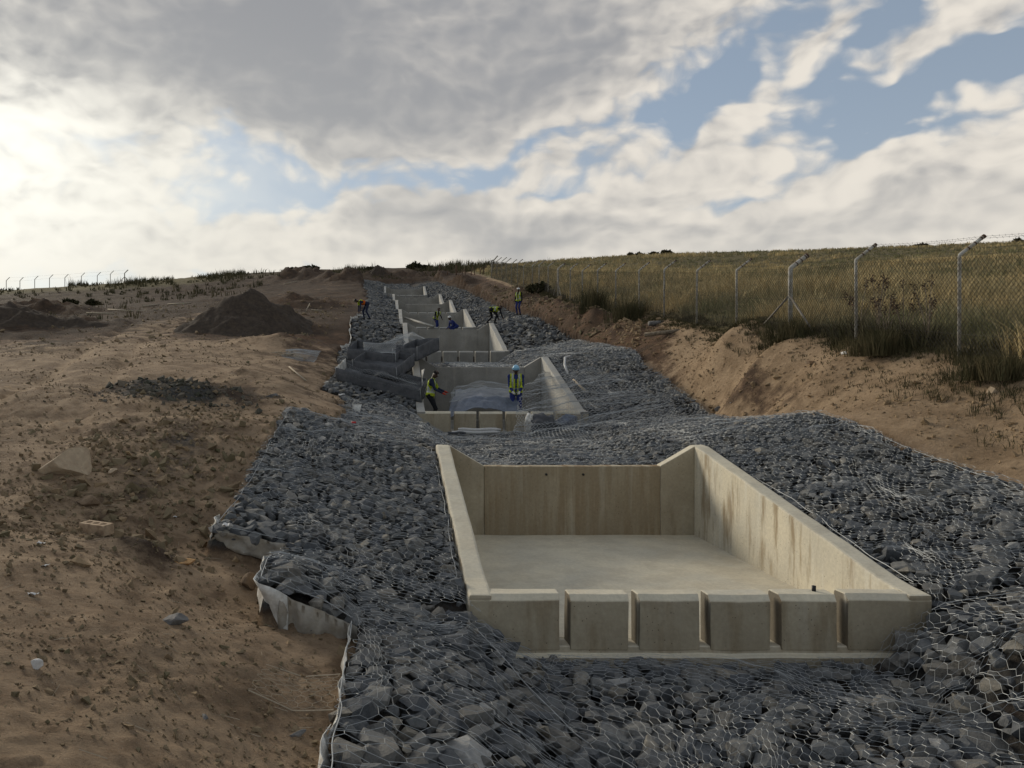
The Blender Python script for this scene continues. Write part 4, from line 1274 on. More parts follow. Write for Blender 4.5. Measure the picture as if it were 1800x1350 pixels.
for i, (px, D, h, lab) in enumerate([(1170, 112, .85, 'biggest bush on the right skyline, among a line of small ones'), (1108, 114, .55, 'small bush on the skyline left of the biggest one'), (1128, 114, .6, 'bush on the skyline just left of the biggest one'),
                                     (1620, 98, .6, 'lone bush on the skyline between the two rightmost posts'), (1790, 96, .7, 'bush on the skyline at the right picture edge'), (1148, 114, .5, 'low bush touching the biggest skyline bush'),
                                     (735, 126, 1.5, 'thicket on the hilltop above the chute'), (545, 126, 1.2, 'dark scrub on the hilltop left of the chute, leftmost'), (515, 126, .9, 'small scrub at the left end of the hilltop'), (650, 126, .8, 'low scrub on the hilltop between thicket and dark scrub'),
                                     (120, 84, 1.0, 'broad dark bush on the far left slope'), (160, 82, .8, 'smaller dark bush beside the broad one on the left slope')]):
    x = (px - 686) / 1400 * D
    shrub('bush', lab, 'bush', x, D, h, h * 1.5, 'bush', 40 + i, 'bushes')

# ================================================================== workers
CL = {}
def cloth(name, c, **k):
    if name not in CL: CL[name] = mat(name, c, k.get('rough', .9), .25, 8, .15, 60, .15)
    return CL[name]


SKIN = mat('dark_brown_skin', (.055, .030, .020), .55, .15, 20, 0, 1, .4)
HIVIS = mat('high_visibility_yellow', (.62, .72, .05), .75, .15, 10, 0, 1, .2)
SILVER = mat('reflective_band', (.60, .62, .60), .5, .1, 10, 0, 1, .5)
ORANGE = mat('high_visibility_orange', (.80, .18, .02), .75, .15, 10, 0, 1, .2)
HAIR = mat('black_hair', (.008, .007, .006), .9)
EYEW = mat('eye_white', (.55, .52, .48), .4)


def ik(a, b, l1, l2, pole):
    """joint between a and b with bone lengths l1, l2 bending towards pole"""
    d = b - a; L = min(d.length, (l1 + l2) * .995); dn = d.normalized()
    x = (L * L + l1 * l1 - l2 * l2) / (2 * L); hgt = math.sqrt(max(l1 * l1 - x * x, 0))
    p = pole - dn * pole.dot(dn); p.normalize()
    return a + dn * x + p * hgt, a + dn * L


def person(label, loc, face, pelvis, lean, hands, feet, top, legs, vest='yellow', hat=None, shoes=(.02, .02, .02), head_pitch=0.0, turn=0.0, gloves=None, seed=0, knee_pole=None, hscale=1.0):
    """face: heading in degrees (0 = facing +Y).  Local frame: x right, y forward, z up, feet at z 0"""
    V3 = Vector
    pel = V3(pelvis); ln = R(lean); tw = R(turn)
    up = V3((0, math.sin(ln), math.cos(ln))); fw = V3((0, math.cos(ln), -math.sin(ln)))
    rt = V3((math.cos(tw), math.sin(tw), 0))
    waist = pel + up * .14; chest = pel + up * .36 + fw * .01; neck = pel + up * .53
    hp = R(lean * .75 + head_pitch); hup = V3((0, math.sin(hp), math.cos(hp))); hfw = V3((0, math.cos(hp), -math.sin(hp)))
    head = neck + hup * .155 + hfw * .025
    B = []   # bones: a, b, ra, rb, zone
    B += [(pel - rt * .07, pel + rt * .07, .125, .125, 'legs'), (pel, waist, .135, .128, 'top'), (waist, chest, .128, .145, 'top'),
          (chest - rt * .07, chest + rt * .07, .125, .125, 'top'), (chest + up * .1 - rt * .12, chest + up * .1 + rt * .12, .078, .078, 'top'),
          (neck - up * .03, neck + hup * .07, .058, .052, 'skin')]
    B += [(head - hup * .03, head + hup * .035, .082, .090, 'skin'), (head + hfw * .022 - hup * .075, head + hfw * .03 - hup * .04, .052, .066, 'skin'),
          (head + hfw * .085 - hup * .012, head + hfw * .098 - hup * .03, .011, .016, 'skin')]
    for s in (-1, 1): B.append((head + rt * .086 * s - hup * .025, head + rt * .090 * s + hup * .012, .014, .016, 'skin'))
    ends = []
    for s, hd in zip((-1, 1), hands):
        sh = chest + up * .105 + rt * .185 * s
        hd = V3(hd); pole = V3((.5 * s, -.8, -.4))
        el, wr = ik(sh, hd, .285, .255, pole)
        B += [(sh - rt * .04 * s, sh, .07, .068, 'top'), (sh, el, .062, .047, 'top'), (el, wr, .047, .036, 'top')]
        d = (wr - el).normalized(); palm = wr + d * .085
        B.append((wr - d * .02, palm, .032, .036, 'hand'))
        ends.append((wr, palm, d, s))
    for s, ft in zip((-1, 1), feet):
        hip = pel + rt * .095 * s - V3((0, 0, .03)); ft = V3(ft)
        ank = ft + V3((0, 0, .09))
        kn, an = ik(hip, ank, .43, .42, V3(knee_pole) if knee_pole else V3((0, 1, .15)))
        B += [(hip, kn, .098, .064, 'legs'), (kn, an, .064, .048, 'legs'), (an, an + V3((0, .0, -.05)), .05, .05, 'shoe'),
              (an + V3((0, -.03, -.05)), an + V3((0, .15, -.058)), .043, .036, 'shoe')]
    bm = bmesh.new()
    for a, b, ra, rb, zn in B:
        L = (b - a).length
        q = (b - a).to_track_quat('Z', 'Y') if L > 1e-5 else None
        sides = 14
        rings = []
        prof = [(-math.cos(t) * ra, math.sin(t) * ra) for t in (0.25, .75, 1.2)] + [(L - math.cos(t) * rb, math.sin(t) * rb) for t in (1.94, 2.4, 2.9)]
        for zz, rr in prof:
            rings.append([bm.verts.new(a + (q @ V3((math.cos(k / sides * 6.2832) * rr, math.sin(k / sides * 6.2832) * rr, zz)))) for k in range(sides)])
        for r0, r1 in zip(rings[:-1], rings[1:]):
            for k in range(sides): bm.faces.new((r0[k], r0[(k + 1) % sides], r1[(k + 1) % sides], r1[k]))
        bm.faces.new(rings[0][::-1]); bm.faces.new(rings[-1])
    bmesh.ops.recalc_face_normals(bm, faces=bm.faces)
    tmp = bpy.data.meshes.new('person_tmp'); bm.to_mesh(tmp); bm.free()
    to = bpy.data.objects.new('person_tmp', tmp); COL.objects.link(to)
    md = to.modifiers.new('r', 'REMESH'); md.mode = 'VOXEL'; md.voxel_size = .016; md.adaptivity = 0
    sm = to.modifiers.new('s', 'SMOOTH'); sm.iterations = 3; sm.factor = .5
    dg = bpy.context.evaluated_depsgraph_get(); dg.update()
    me = bpy.data.meshes.new_from_object(to.evaluated_get(dg)); me.name = 'body'
    bpy.data.objects.remove(to); bpy.data.meshes.remove(tmp)
    # clothing zones by nearest bone
    C = np.array([p.center[:] for p in me.polygons])
    best = np.full(len(C), 1e9); zone = np.zeros(len(C), int); zn_names = ['top', 'legs', 'skin', 'hand', 'shoe']
    for a, b, ra, rb, zn in B:
        A_, D_ = np.array(a), np.array(b - a); t = np.clip(((C - A_) @ D_) / max(D_ @ D_, 1e-9), 0, 1)
        dist = np.linalg.norm(C - A_ - t[:, None] * D_, axis=1) - (ra + (rb - ra) * t)
        m = dist < best; best[m] = dist[m]; zone[m] = zn_names.index(zn)
    me.materials.clear()
    for m_ in (top, legs, SKIN, gloves or SKIN, cloth('boots_%d' % (shoes[0] * 1000), shoes)): me.materials.append(m_)
    me.polygons.foreach_set('material_index', zone.astype(np.int32)); me.polygons.foreach_set('use_smooth', [True] * len(me.polygons))
    # fingers and thumb, rooted in the palm
    bm = bmesh.new(); bm.from_mesh(me)
    for wr, palm, d, s in ends:
        side = d.cross(V3((0, .3, 1))); side = (side if side.length > .1 else V3((1, 0, 0))).normalized(); nrm = side.cross(d).normalized()
        fing = [(-.027, .062, .3), (-.009, .072, .32), (.009, .068, .34), (.026, .052, .38)]
        chains = [[palm + side * o - d * .012, palm + side * o * 1.1 + d * L * .5 + nrm * L * .08, palm + side * o * 1.1 + d * L * .88 + nrm * L * c] for o, L, c in fing]
        chains.append([wr + d * .03 + side * .03, wr + d * .06 + side * .058 + nrm * .012, wr + d * .095 + side * .062 + nrm * .028])
        for ch in chains:
            Vt, Ft = tube_path(ch, [.0105, .0095, .007], 6)
            vs_ = [bm.verts.new(v) for v in Vt]
            for f in Ft:
                fc = bm.faces.new([vs_[i] for i in f]); fc.material_index = 3; fc.smooth = True
    bm.to_mesh(me); bm.free()
    root = thing('person', label, 'person', loc, 'workers on the site')
    root.rotation_euler = (0, 0, R(-face)); root.scale = (hscale,) * 3
    link('body', me, None, root)
    # eyes
    for s in (-1, 1):
        e = head + hfw * .084 + rt * .032 * s + hup * .012
        A = Acc(); A.add(*tube_path([tuple(e - hfw * .012), tuple(e + hfw * .004)], [.014, .008], 6)); link('eye', A.mesh('eye', True), EYEW, root)
    # hair cap or hard hat
    bm = bmesh.new(); bmesh.ops.create_icosphere(bm, subdivisions=3, radius=1.0)
    hr = .100 if hat else .0965
    bmesh.ops.delete(bm, geom=[v for v in bm.verts if v.co.z < (-.02 if hat else -.1) or (not hat and v.co.y > .62 and v.co.z < .45)], context='VERTS')
    fr = Matrix((rt, hfw, hup)).transposed().to_4x4(); fr.translation = head + hup * (.028 if hat else .012) - hfw * .004
    for v in bm.verts: v.co = fr @ V3((v.co.x * hr, v.co.y * hr * 1.12, v.co.z * hr * (1.05 if hat else 1.08)))
    bmesh.ops.solidify(bm, geom=bm.faces[:], thickness=.008)
    hm = bpy.data.meshes.new('hat' if hat else 'hair'); bm.to_mesh(hm); bm.free()
    hob = link('hard_hat' if hat else 'hair', hm, hat or HAIR, root, smooth=True)
    if hat:
        bm = bmesh.new(); vs1, vs2 = [], []
        for k in range(24):
            th = k / 24 * 6.2832; ex = 1.0 + .35 * max(math.sin(th), 0) ** 2
            for L_, r_, z_ in ((vs1, .1, .0), (vs2, .122 * (1 + .22 * max(math.sin(th), 0) ** 2), -.012)):
                L_.append(bm.verts.new(fr @ V3((math.cos(th) * r_, math.sin(th) * r_ * 1.12, z_))))
        for k in range(24): bm.faces.new((vs1[k], vs1[(k + 1) % 24], vs2[(k + 1) % 24], vs2[k]))
        bmesh.ops.solidify(bm, geom=bm.faces[:], thickness=.006)
        bmm = bpy.data.meshes.new('hat_brim'); bm.to_mesh(bmm); bm.free(); link('hat_brim', bmm, hat, hob, smooth=True)
    # waistcoat: shell over the trunk, open at the front
    if vest:
        src = np.empty(len(me.vertices) * 3); me.vertices.foreach_get('co', src); src = src.reshape(-1, 3)
        nr = np.empty(len(me.vertices) * 3); me.vertices.foreach_get('normal', nr); nr = nr.reshape(-1, 3)
        rel = src - np.array(pel); hu, hf, hr_ = rel @ np.array(up), rel @ np.array(fw), rel @ np.array(rt)
        keep = []
        for p in me.polygons:
            if p.material_index > 1: continue
            i = list(p.vertices); u, f_, r_ = hu[i].mean(), hf[i].mean(), abs(hr_[i].mean())
            if not (-.09 < u < .56): continue
            if r_ > (.175 if u > .3 else .185) - max(u - .42, 0) * .1: continue
            if f_ > .05 and u > .40 and r_ < .055: continue
            if f_ > .04 and r_ < .016: continue
            if p.material_index == 1 and (u < -.01 or abs(f_) > .12): continue
            if abs(f_) > .185: continue
            if vest == 'orange' and u < .17: continue
            keep.append(i)
        used = sorted({v for f in keep for v in f}); mp = {v: k for k, v in enumerate(used)}
        vv = src[used] + nr[used] * .016
        bm = bmesh.new(); bv = [bm.verts.new(v) for v in vv]
        for f in keep:
            try: bm.faces.new([bv[mp[v]] for v in f])
            except ValueError: pass
        u_ = {k: hu[v] for k, v in enumerate(used)}; rr_ = {k: abs(hr_[v]) for k, v in enumerate(used)}; ff_ = {k: hf[v] for k, v in enumerate(used)}
        bm.verts.index_update()
        for f in bm.faces:
            ids = [v.index for v in f.verts]; u = sum(u_[i] for i in ids) / len(ids); r_ = sum(rr_[i] for i in ids) / len(ids)
            band = abs(u - .10) < .026 or (u > .12 and abs(r_ - .095) < .024)
            f.material_index = 1 if band else 0; f.smooth = True
            if vest == 'orange': f.material_index = 0 if u > .36 else 1
        bmesh.ops.solidify(bm, geom=bm.faces[:], thickness=.007)
        vm = bpy.data.meshes.new('safety_vest'); bm.to_mesh(vm); bm.free()
        link('safety_vest', vm, [HIVIS, SILVER if vest == 'yellow' else ORANGE], root)
    return root


NAVY = cloth('navy_overall', (.020, .026, .050)); BLUE = cloth('blue_overall', (.020, .030, .120)); BLACKC = cloth('black_overall', (.012, .013, .015))
DARKG = cloth('dark_green_overall', (.020, .026, .022)); ORJ = cloth('orange_jacket', (.62, .15, .03)); WHITEH = mat('white_hard_hat', (.55, .55, .53), .4); SKYH = mat('pale_blue_hard_hat', (.24, .46, .62), .4)
REDG = cloth('red_glove', (.40, .05, .03)); GREYG = cloth('pale_glove', (.45, .44, .40)); BROWNB = (.03, .02, .015)

bz1 = BASINS[1][3] + EYE
person('worker in dark overalls and yellow vest standing at the left wall of the second basin', (1.22, 24.3, bz1 + .12), 104, (0, 0, .90), 8, [(-.10, .42, 1.02), (.16, .40, .98)], [(-.1, -.03, 0), (.1, .06, 0)], NAVY, BLACKC, hat=None, head_pitch=22, gloves=REDG, hscale=.99)
person('worker with pale blue hard hat and yellow vest facing forward in second basin', (3.86, 24.5, bz1 + .17), 186, (0, 0, .90), 4, [(-.10, .26, .92), (.10, .26, .92)], [(-.13, 0, 0), (.13, .04, 0)], BLUE, BLUE, hat=SKYH, head_pitch=12, gloves=GREYG, hscale=1.04)
bz3 = BASINS[3][3] + EYE
person('worker in black top and blue trousers striding inside the fourth basin', (2.95, 51.9, bz3 + .30), 150, (0, 0, .84), 38, [(-.42, .10, .86), (.34, .42, .52)], [(-.14, -.20, 0), (.13, .28, 0)], BLACKC, BLUE, hat=None, head_pitch=-10)
person('crouching blue worker in white hat, head and shoulders above third basin wall', (4.0, 48.2, top_z(4.0, 48.2)), 250, (0, 0, .42), 48, [(-.2, .55, .30), (.2, .55, .28)], [(-.14, .02, 0), (.14, .12, 0)], BLUE, BLUE, vest=None, hat=WHITEH, head_pitch=-25)
person('worker in black bent over the stones at the corner of the third basin, yellow vest', (5.78, 45.6, top_z(5.9, 45.6) + .02), 62, (0, 0, .80), 82, [(-.16, .66, .16), (.20, .72, .20)], [(-.16, -.16, 0), (.15, .14, 0)], BLACKC, BLACKC, hat=None, head_pitch=0)
person('worker in blue trousers and yellow vest standing upright by the dug bank on the right', (8.1, 50.2, top_z(8.1, 50.2)), 215, (0, 0, .90), 3, [(-.24, .06, .80), (.24, .06, .80)], [(-.1, 0, 0), (.1, .02, 0)], BLACKC, BLUE, hat=WHITEH)
person('worker in navy bending down on the left mattress, orange and yellow vest', (-1.30, 45.0, top_z(-1.3, 45.0)), 250, (0, 0, .90), 78, [(-.16, .50, .36), (.18, .46, .34)], [(-.16, -.10, 0), (.14, .14, 0)], NAVY, NAVY, vest='orange', hat=None, head_pitch=10)

# ================================================================== loose things about the site
def apply_bool(me, cutter):
    o1 = bpy.data.objects.new('tmp_a', me); o2 = bpy.data.objects.new('tmp_b', cutter)
    COL.objects.link(o1); COL.objects.link(o2)
    md = o1.modifiers.new('b', 'BOOLEAN'); md.object = o2; md.operation = 'DIFFERENCE'; md.solver = 'EXACT'
    dg = bpy.context.evaluated_depsgraph_get(); dg.update()
    r = bpy.data.meshes.new_from_object(o1.evaluated_get(dg))
    bpy.data.objects.remove(o1); bpy.data.objects.remove(o2)
    return r


def box_mesh(name, w, d, h):
    A = Acc(); x, y = w / 2, d / 2
    A.add([(-x, -y, 0), (x, -y, 0), (x, y, 0), (-x, y, 0), (-x, -y, h), (x, -y, h), (x, y, h), (-x, y, h)], BOXF)
    return A.mesh(name)


def brick(x, y, rz, label, w=.31, d=.15, h=.105, holes=True, tilt=.06):
    me = bevel_mesh(box_mesh('brick', w, d, h), .006, 2)
    if holes:
        A = Acc()
        for k in (-1, 0, 1): A.add(*tube_path([(k * w * .29, 0, h * .25), (k * w * .29, 0, h + .05)], d * .23, 16))
        me = apply_bool(me, A.mesh('cut'))
    o = link('brick', me, None); me.materials.clear(); me.materials.append(M['brick'])
    o.location = (x, y, gz(x, y) + .012); o.rotation_euler = (tilt, tilt * .5, rz)
    return tag(o, label, 'brick')


brick(*hit(170, 940), R(-24), 'sandy three-hole clay brick lying on the bare earth', .36, .16, .12)
brick(*hit(1424, 641), R(30), 'lone small brick on the sandy path below the fence', .24, .12, .08, False)


def smooth_rock(name, seed, size, shape, m, x, y, label, cat='rock', sink=.25, rz=None, group=None):
    rng = np.random.default_rng(seed)
    bm = bmesh.new(); bmesh.ops.create_icosphere(bm, subdivisions=3, radius=1)
    pl = [(Vector(rng.normal(size=3)).normalized(), rng.uniform(.38, .72)) for _ in range(11)]
    for v in bm.verts:
        p = v.co.copy()
        for n_, d_ in pl:
            e = p.dot(n_) - d_
            if e > 0: p -= n_ * e
        p *= 1 + .05 * float(vnoise(p.x * 3 + seed, p.y * 3 + p.z * 2, seed)) * 2
        v.co = Vector((p.x * shape[0], p.y * shape[1], p.z * shape[2])) * size
    me = bpy.data.meshes.new(name); bm.to_mesh(me); bm.free()
    o = link(name, me, m, smooth=False)
    o.location = (x, y, gz(x, y) + size * shape[2] * (.6 - sink * 1.6))
    o.rotation_euler = (rng.uniform(-.15, .15), rng.uniform(-.15, .15), rng.uniform(0, 6.28) if rz is None else rz)
    return tag(o, label, cat, group)


smooth_rock('rock', 23, .36, (1.25, .7, .85), M['rock_tan'], *hit(128, 832), 'large pale tan rock on the bare earth at the left', rz=.5)
smooth_rock('rock', 4, .125, (1.15, .8, .6), M['rock_grey'], *hit(302, 1098), 'dark grey rock in the foreground earth', rz=.1)
smooth_rock('rock', 5, .05, (1, .8, .9), M['rock_white'], *hit(65, 1176), 'small whitish stone at the left foreground')
smooth_rock('rock', 6, .135, (1.2, .7, .38), M['rock_orange'], *hit(325, 990), 'flat orange stone on a lump of earth', rz=.5)
smooth_rock('rock', 7, .17, (1, .9, .6), M['clod_obj'], *hit(150, 890), 'big brown clod half sunk in a hollow behind the brick')
smooth_rock('rock', 8, .13, (.8, .8, 1.1), M['clod_obj'], *hit(440, 1035), 'upright earth lump beside the pale cloth end')
smooth_rock('rock', 9, .09, (1.3, .8, .6), M['rock_grey'], *hit(545, 1092), 'grey stone under the hanging netting edge')
smooth_rock('rock', 10, .06, (1.4, .8, .5), M['rock_tan'], *hit(575, 1106), 'small tan stone near the corner of the apron')
smooth_rock('rock', 11, .035, (1.3, .8, .6), M['rock_grey'], *hit(360, 1262), 'small dark pebble with a twig across it')
smooth_rock('rock', 12, .05, (1.6, .7, .4), M['rock_grey'], *hit(522, 1294), 'flat dark stone near the bottom beside the apron')
smooth_rock('rock', 13, .14, (1.2, .7, .5), M['rock_tan'], *hit(200, 830), 'tan flat lump left of the netted corner', group=None)
smooth_rock('rock', 14, .16, (1.1, .8, .6), M['rock_grey'], *hit(478, 698), 'grey boulder lying before the grey rubble heap')
smooth_rock('rock', 15, .15, (1.2, .8, .5), M['rock_tan'], *hit(1745, 690), 'pale stone at the edge of the weeds on the path')
smooth_rock('rock', 16, .16, (1.2, .8, .6), M['rock_grey'], *hit(1240, 728), 'dark boulder at the foot of the dug bank, left one')
smooth_rock('rock', 17, .14, (1.0, .8, .7), M['rock_grey'], *hit(1262, 722), 'dark boulder at the foot of the dug bank, right one')
smooth_rock('rock', 18, .12, (1.3, .8, .6), M['rock_white'], *hit(1484, 623), 'pale rock at the weeds right of the braced fence post')

# scraps of litter
for i, (px, py, D, s, lab) in enumerate([(80, 997, 6.6, .035, 'white scrap left of the orange stone'), (398, 973, 7.6, .06, 'pale flat scrap near the mattress corner'), (308, 912, 8.6, .03, 'tiny white scrap standing behind the brick'),
                                         (70, 958, 7.2, .045, 'faint pale scrap left of the brick'), (58, 1050, 6.0, .04, 'whitish streak of litter at the left edge'), (600, 695, 19.5, .09, 'white litter behind the left mattress top'),
                                         (1285, 710, 20.5, .05, 'tiny white scrap on the rocks below the dug bank'), (577, 473, 112, .55, 'white rubbish caught on the hilltop left of the chute'), (905, 556, 45, .1, 'white scrap by the upper right rocks')]):
    x, D = hit(px, py)
    rng = np.random.default_rng(70 + i); n = 4
    xs, ys = np.meshgrid(np.linspace(-1, 1, n), np.linspace(-.6, .6, n))
    zz = rng.uniform(0, .6, xs.shape)
    V = np.stack([xs * s + rng.normal(0, .1 * s, xs.shape), ys * s, zz * s], -1).reshape(-1, 3); k = np.arange(n * n).reshape(n, n)
    F = np.stack([k[:-1, :-1], k[:-1, 1:], k[1:, 1:], k[1:, :-1]], -1).reshape(-1, 4)
    V2 = V - [0, 0, s * .06]
    o = link('litter', mesh_np('litter', np.r_[V, V2], [F, F[:, ::-1] + n * n], False), M['paper'])
    o.location = (x, D, top_z(x, D) + s * .15); o.rotation_euler = (0, 0, rng.uniform(0, 3)); tag(o, lab, 'litter', 'scraps of litter')
o = link('bottle_cap', tube_mesh('bottle_cap', [(0, 0, 0), (0, 0, .03)], .045, 12), M['red']); o.location = (-.70, 15.3, float(gabion_z(-.7, 15.3)) + EYE + .12); tag(o, 'tiny red cap on the netted rocks', 'cap')


# ---- clods and gravel on the bare earth
def clods():
    rng = np.random.default_rng(31)
    arr = [mesh_arrays(rock_mesh('clod', 300 + i, 8, .75)) for i in range(8)]
    n = 34000
    Y = 2.6 + 30 * rng.random(n) ** 2.0; X = -.3 - (Y * .62 + 1.0) * rng.random(n)
    dens = .25 + .9 * clod_w(X, Y) + fbm(X * .6, Y * .6, 3, 120) * 1.1
    m = (rng.random(n) < dens) & ~in_gabion(X, Y); X, Y = X[m], Y[m]
    s = np.clip(rng.lognormal(math.log(.011), .62, len(X)), .004, .08) * (.8 + .8 * clod_w(X, Y)) * np.interp(Y, [3, 12, 30], [.8, 1.2, 1.7])
    X2 = rng.normal(-3.3, .8, 700); Y2 = rng.normal(11.6, 2.0, 700); s2 = np.clip(rng.lognormal(math.log(.042), .55, 700), .015, .14)
    X = np.r_[X, X2]; Y = np.r_[Y, Y2]; s = np.r_[s, s2]
    n3 = 3000; Y3 = rng.uniform(9, 34, n3); X3 = rng.normal(9.5, .55, n3); s3 = np.clip(rng.lognormal(math.log(.022), .6, n3), .008, .12)
    X = np.r_[X, X3]; Y = np.r_[Y, Y3]; s = np.r_[s, s3]
    n4 = 5200; Y4 = rng.uniform(30, 70, n4); X4 = np.where(rng.random(n4) < .55, rng.normal(9.4, .8, n4), -3 - 22 * rng.random(n4) ** 1.3); s4 = np.clip(rng.lognormal(math.log(.05), .6, n4), .02, .2)
    X = np.r_[X, X4]; Y = np.r_[Y, Y4]; s = np.r_[s, s4]
    m = ~in_gabion(X, Y) & (X < FENCE_X - .1); X, Y, s = X[m], Y[m], s[m]
    Z = ground_z(X, Y) + EYE + s * .1
    V, F, T = bulk_rocks(np.c_[X, Y, Z], s, np.clip(np.where((X > 8) & (Y < 34), .9, .5) + rng.normal(0, .18, len(X)), 0, 1), rng, arr, .6)
    o = link('earth_clods', mesh_np('earth_clods', V, F, False, {'gtone': ('POINT', 'FLOAT', T)}), M['clod'])
    tag(o, 'loose clods and gravel strewn over the bare earth', 'clods', kind='stuff')
    # dark broken rock tipped on the left heap
    n = 420
    X = rng.normal(-4.6, .75, n); Y = rng.normal(16.9, .55, n); s = np.clip(rng.lognormal(math.log(.04), .6, n), .015, .14)
    Z = ground_z(X, Y) + EYE + s * .15
    V, F, T = bulk_rocks(np.c_[X, Y, Z], s, rng.random(n), rng, arr, .6)
    o = link('rubble_patch', mesh_np('rubble_patch', V, F, False, {'gtone': ('POINT', 'FLOAT', T)}), M['lump'])
    tag(o, 'dark broken rubble tipped on the low heap at the left', 'rubble', kind='stuff')
    # twigs and straw
    n = 260; X = -.5 - 6 * rng.random(n); Y = 3 + 14 * rng.random(n) ** 1.4
    m = ~in_gabion(X, Y); X, Y = X[m], Y[m]; a = rng.uniform(0, 3.14, len(X)); L = rng.uniform(.02, .10, len(X))
    P = np.c_[X - np.cos(a) * L, Y - np.sin(a) * L, np.zeros(len(X))]; Q = np.c_[X + np.cos(a) * L, Y + np.sin(a) * L, np.zeros(len(X))]
    P[:, 2] = ground_z(P[:, 0], P[:, 1]) + EYE + .006; Q[:, 2] = ground_z(Q[:, 0], Q[:, 1]) + EYE + .012
    V, F = tubes_np(P, Q, .002); o = link('straw', mesh_np('straw', V, F), M['timber']); tag(o, 'bits of straw and twig scattered on the earth', 'straw', kind='stuff')


clods()


# ---- heaps
def heap(name, label, x, y, rx, ry, h, seed, m, pw=1.0):
    n = 60; u = np.linspace(-1.25, 1.25, n); A, B = np.meshgrid(u, u)
    X, Y = x + A * rx, y + B * ry
    th = np.arctan2(B, A); r = np.hypot(A, B) * (1 + .16 * np.sin(th * 2 + seed) + .1 * np.sin(th * 5 + seed * 2))
    prof = np.clip(1 - r ** pw, 0, 1); prof = np.where(prof < .15, prof * prof / .3 + 0, prof - .075)
    gb = ground_z(X, Y)
    Z = gb + EYE - .22 + (h + .22) * prof * 1.08 + fbm(X * 1.3, Y * 1.3, 4, seed) * .32 * np.clip(prof * 3, 0, 1) + fbm(X * 4, Y * 4, 3, seed + 5) * .20 * np.clip(prof * 4, 0, 1)
    V = np.stack([X, Y, Z], -1).reshape(-1, 3); k = np.arange(n * n).reshape(n, n)
    F = np.stack([k[:-1, :-1], k[:-1, 1:], k[1:, 1:], k[1:, :-1]], -1).reshape(-1, 4)
    o = link(name, mesh_np(name, V, F, True), m); return tag(o, label, 'heap')


heap('soil_heap', 'tall cone of dark soil beside the haul road', -6.95, 40, 3.7, 3.7, 1.85, 3, M['heap'], 1.12)
heap('soil_heap', 'small dark heap on the hilltop above the chute', -1.9, 117, 1.7, 1.6, 1.4, 8, M['heap'], 1.3)
heap('soil_heap', 'low dark spoil bank at the far left', -20.5, 41, 6.0, 3.4, .75, 12, M['heap'], 1.2)

# ---- timber, pipes, logs
def stick(name, a, b, r, m, label, cat, sides=8, group=None, taper=1.0, bend=0.0):
    a, b = Vector(a), Vector(b); mid = (a + b) / 2 + Vector((0, 0, bend))
    o = link(name, tube_mesh(name, [tuple(a - a), tuple(mid - a), tuple(b - a)], [r, r * (1 + taper) / 2, r * taper], sides), m)
    o.location = a; return tag(o, label, cat, group)


def on(x, y, dz=0.0): return (x, y, top_z(x, y) + dz)


lx, ly = hit(1163, 592)
lz = top_z(lx, ly) + .10
stick('log', (lx - .60, ly + .1, lz - .03), (lx + .58, ly - .25, lz + .10), .085, M['log'], 'short thick log on the path below the fence', 'log', 10, taper=.9)
lx, ly = hit(1152, 572)
lz = top_z(lx, ly) + .06
stick('log', (lx - .25, ly, lz), (lx + .35, ly + .1, lz + .04), .10, M['rock_grey'], 'grey stump lying behind the log by the weeds', 'log', 9)
tx, ty = hit(538, 548)
stick('timber', on(tx, ty, .03), on(tx + .2, ty + .5, .45), .035, M['timber'], 'pale stick propped at the right foot of the soil cone', 'timber')
stick('timber', on(tx + .3, ty + .4, .05), on(tx + 1.0, ty + .3, .05), .04, M['timber'], 'pale stick lying flat right of the soil cone', 'timber')
for i, (px, py, px2, py2, D) in enumerate([(152, 552, 200, 553, 44), (190, 547, 232, 549, 46), (240, 549, 262, 546, 47), (270, 546, 300, 542, 49), (250, 540, 290, 533, 52), (295, 536, 335, 534, 53), (500, 500, 522, 496, 80)]):
    a, b = hit(px, py), hit(px2, py2)
    b = (b[0], min(max(b[1], a[1] - 2), a[1] + 2))
    stick('timber', on(*a, .06), on(*b, .06), .06, M['timber'], ['leftmost pale board on the far side of the haul road', 'second pale board right of the leftmost one beyond the road', 'short pale board in the middle of the row beyond the road', 'pale board at the right end of the lower row beyond the road', 'pale board higher up behind the row beyond the road', 'uppermost pale board, nearest the soil cone', 'pale board on the slope above the soil cone'][i], 'board', 5, 'boards scattered beyond the haul road')
stick('beam', (1.0, 57.6, BASINS[3][3] + EYE + 1.62), (2.78, 51.0, BASINS[3][3] + EYE + .55), .085, M['concrete_grey'], 'pale beam slanting down across the fourth basin', 'beam', 4)
wr = [on(-2.2, 24.6, .25), on(-1.9, 24.0, .05)]
stick('timber', on(-3.25, 25.6, .04), on(-2.55, 24.0, .04), .025, M['timber'], 'thin pale lath lying left of the cloth baskets', 'timber')
pipe = [on(6.0, 26.9, .05), on(5.98, 27.3, .28), on(6.1, 27.8, .38), on(6.35, 28.2, .30)]
p0 = Vector(pipe[0]); o = link('bent_pipe', tube_mesh('bent_pipe', [tuple(Vector(q) - p0) for q in pipe], .04, 8), M['pvc']); o.location = p0; tag(o, 'pale bent pipe standing beside the right wall of the second basin', 'pipe')
stick('timber', on(6.02, 26.2, .06), on(6.12, 25.0, .06), .035, M['timber'], 'pale board lying along the right wall of the second basin', 'board', 5)


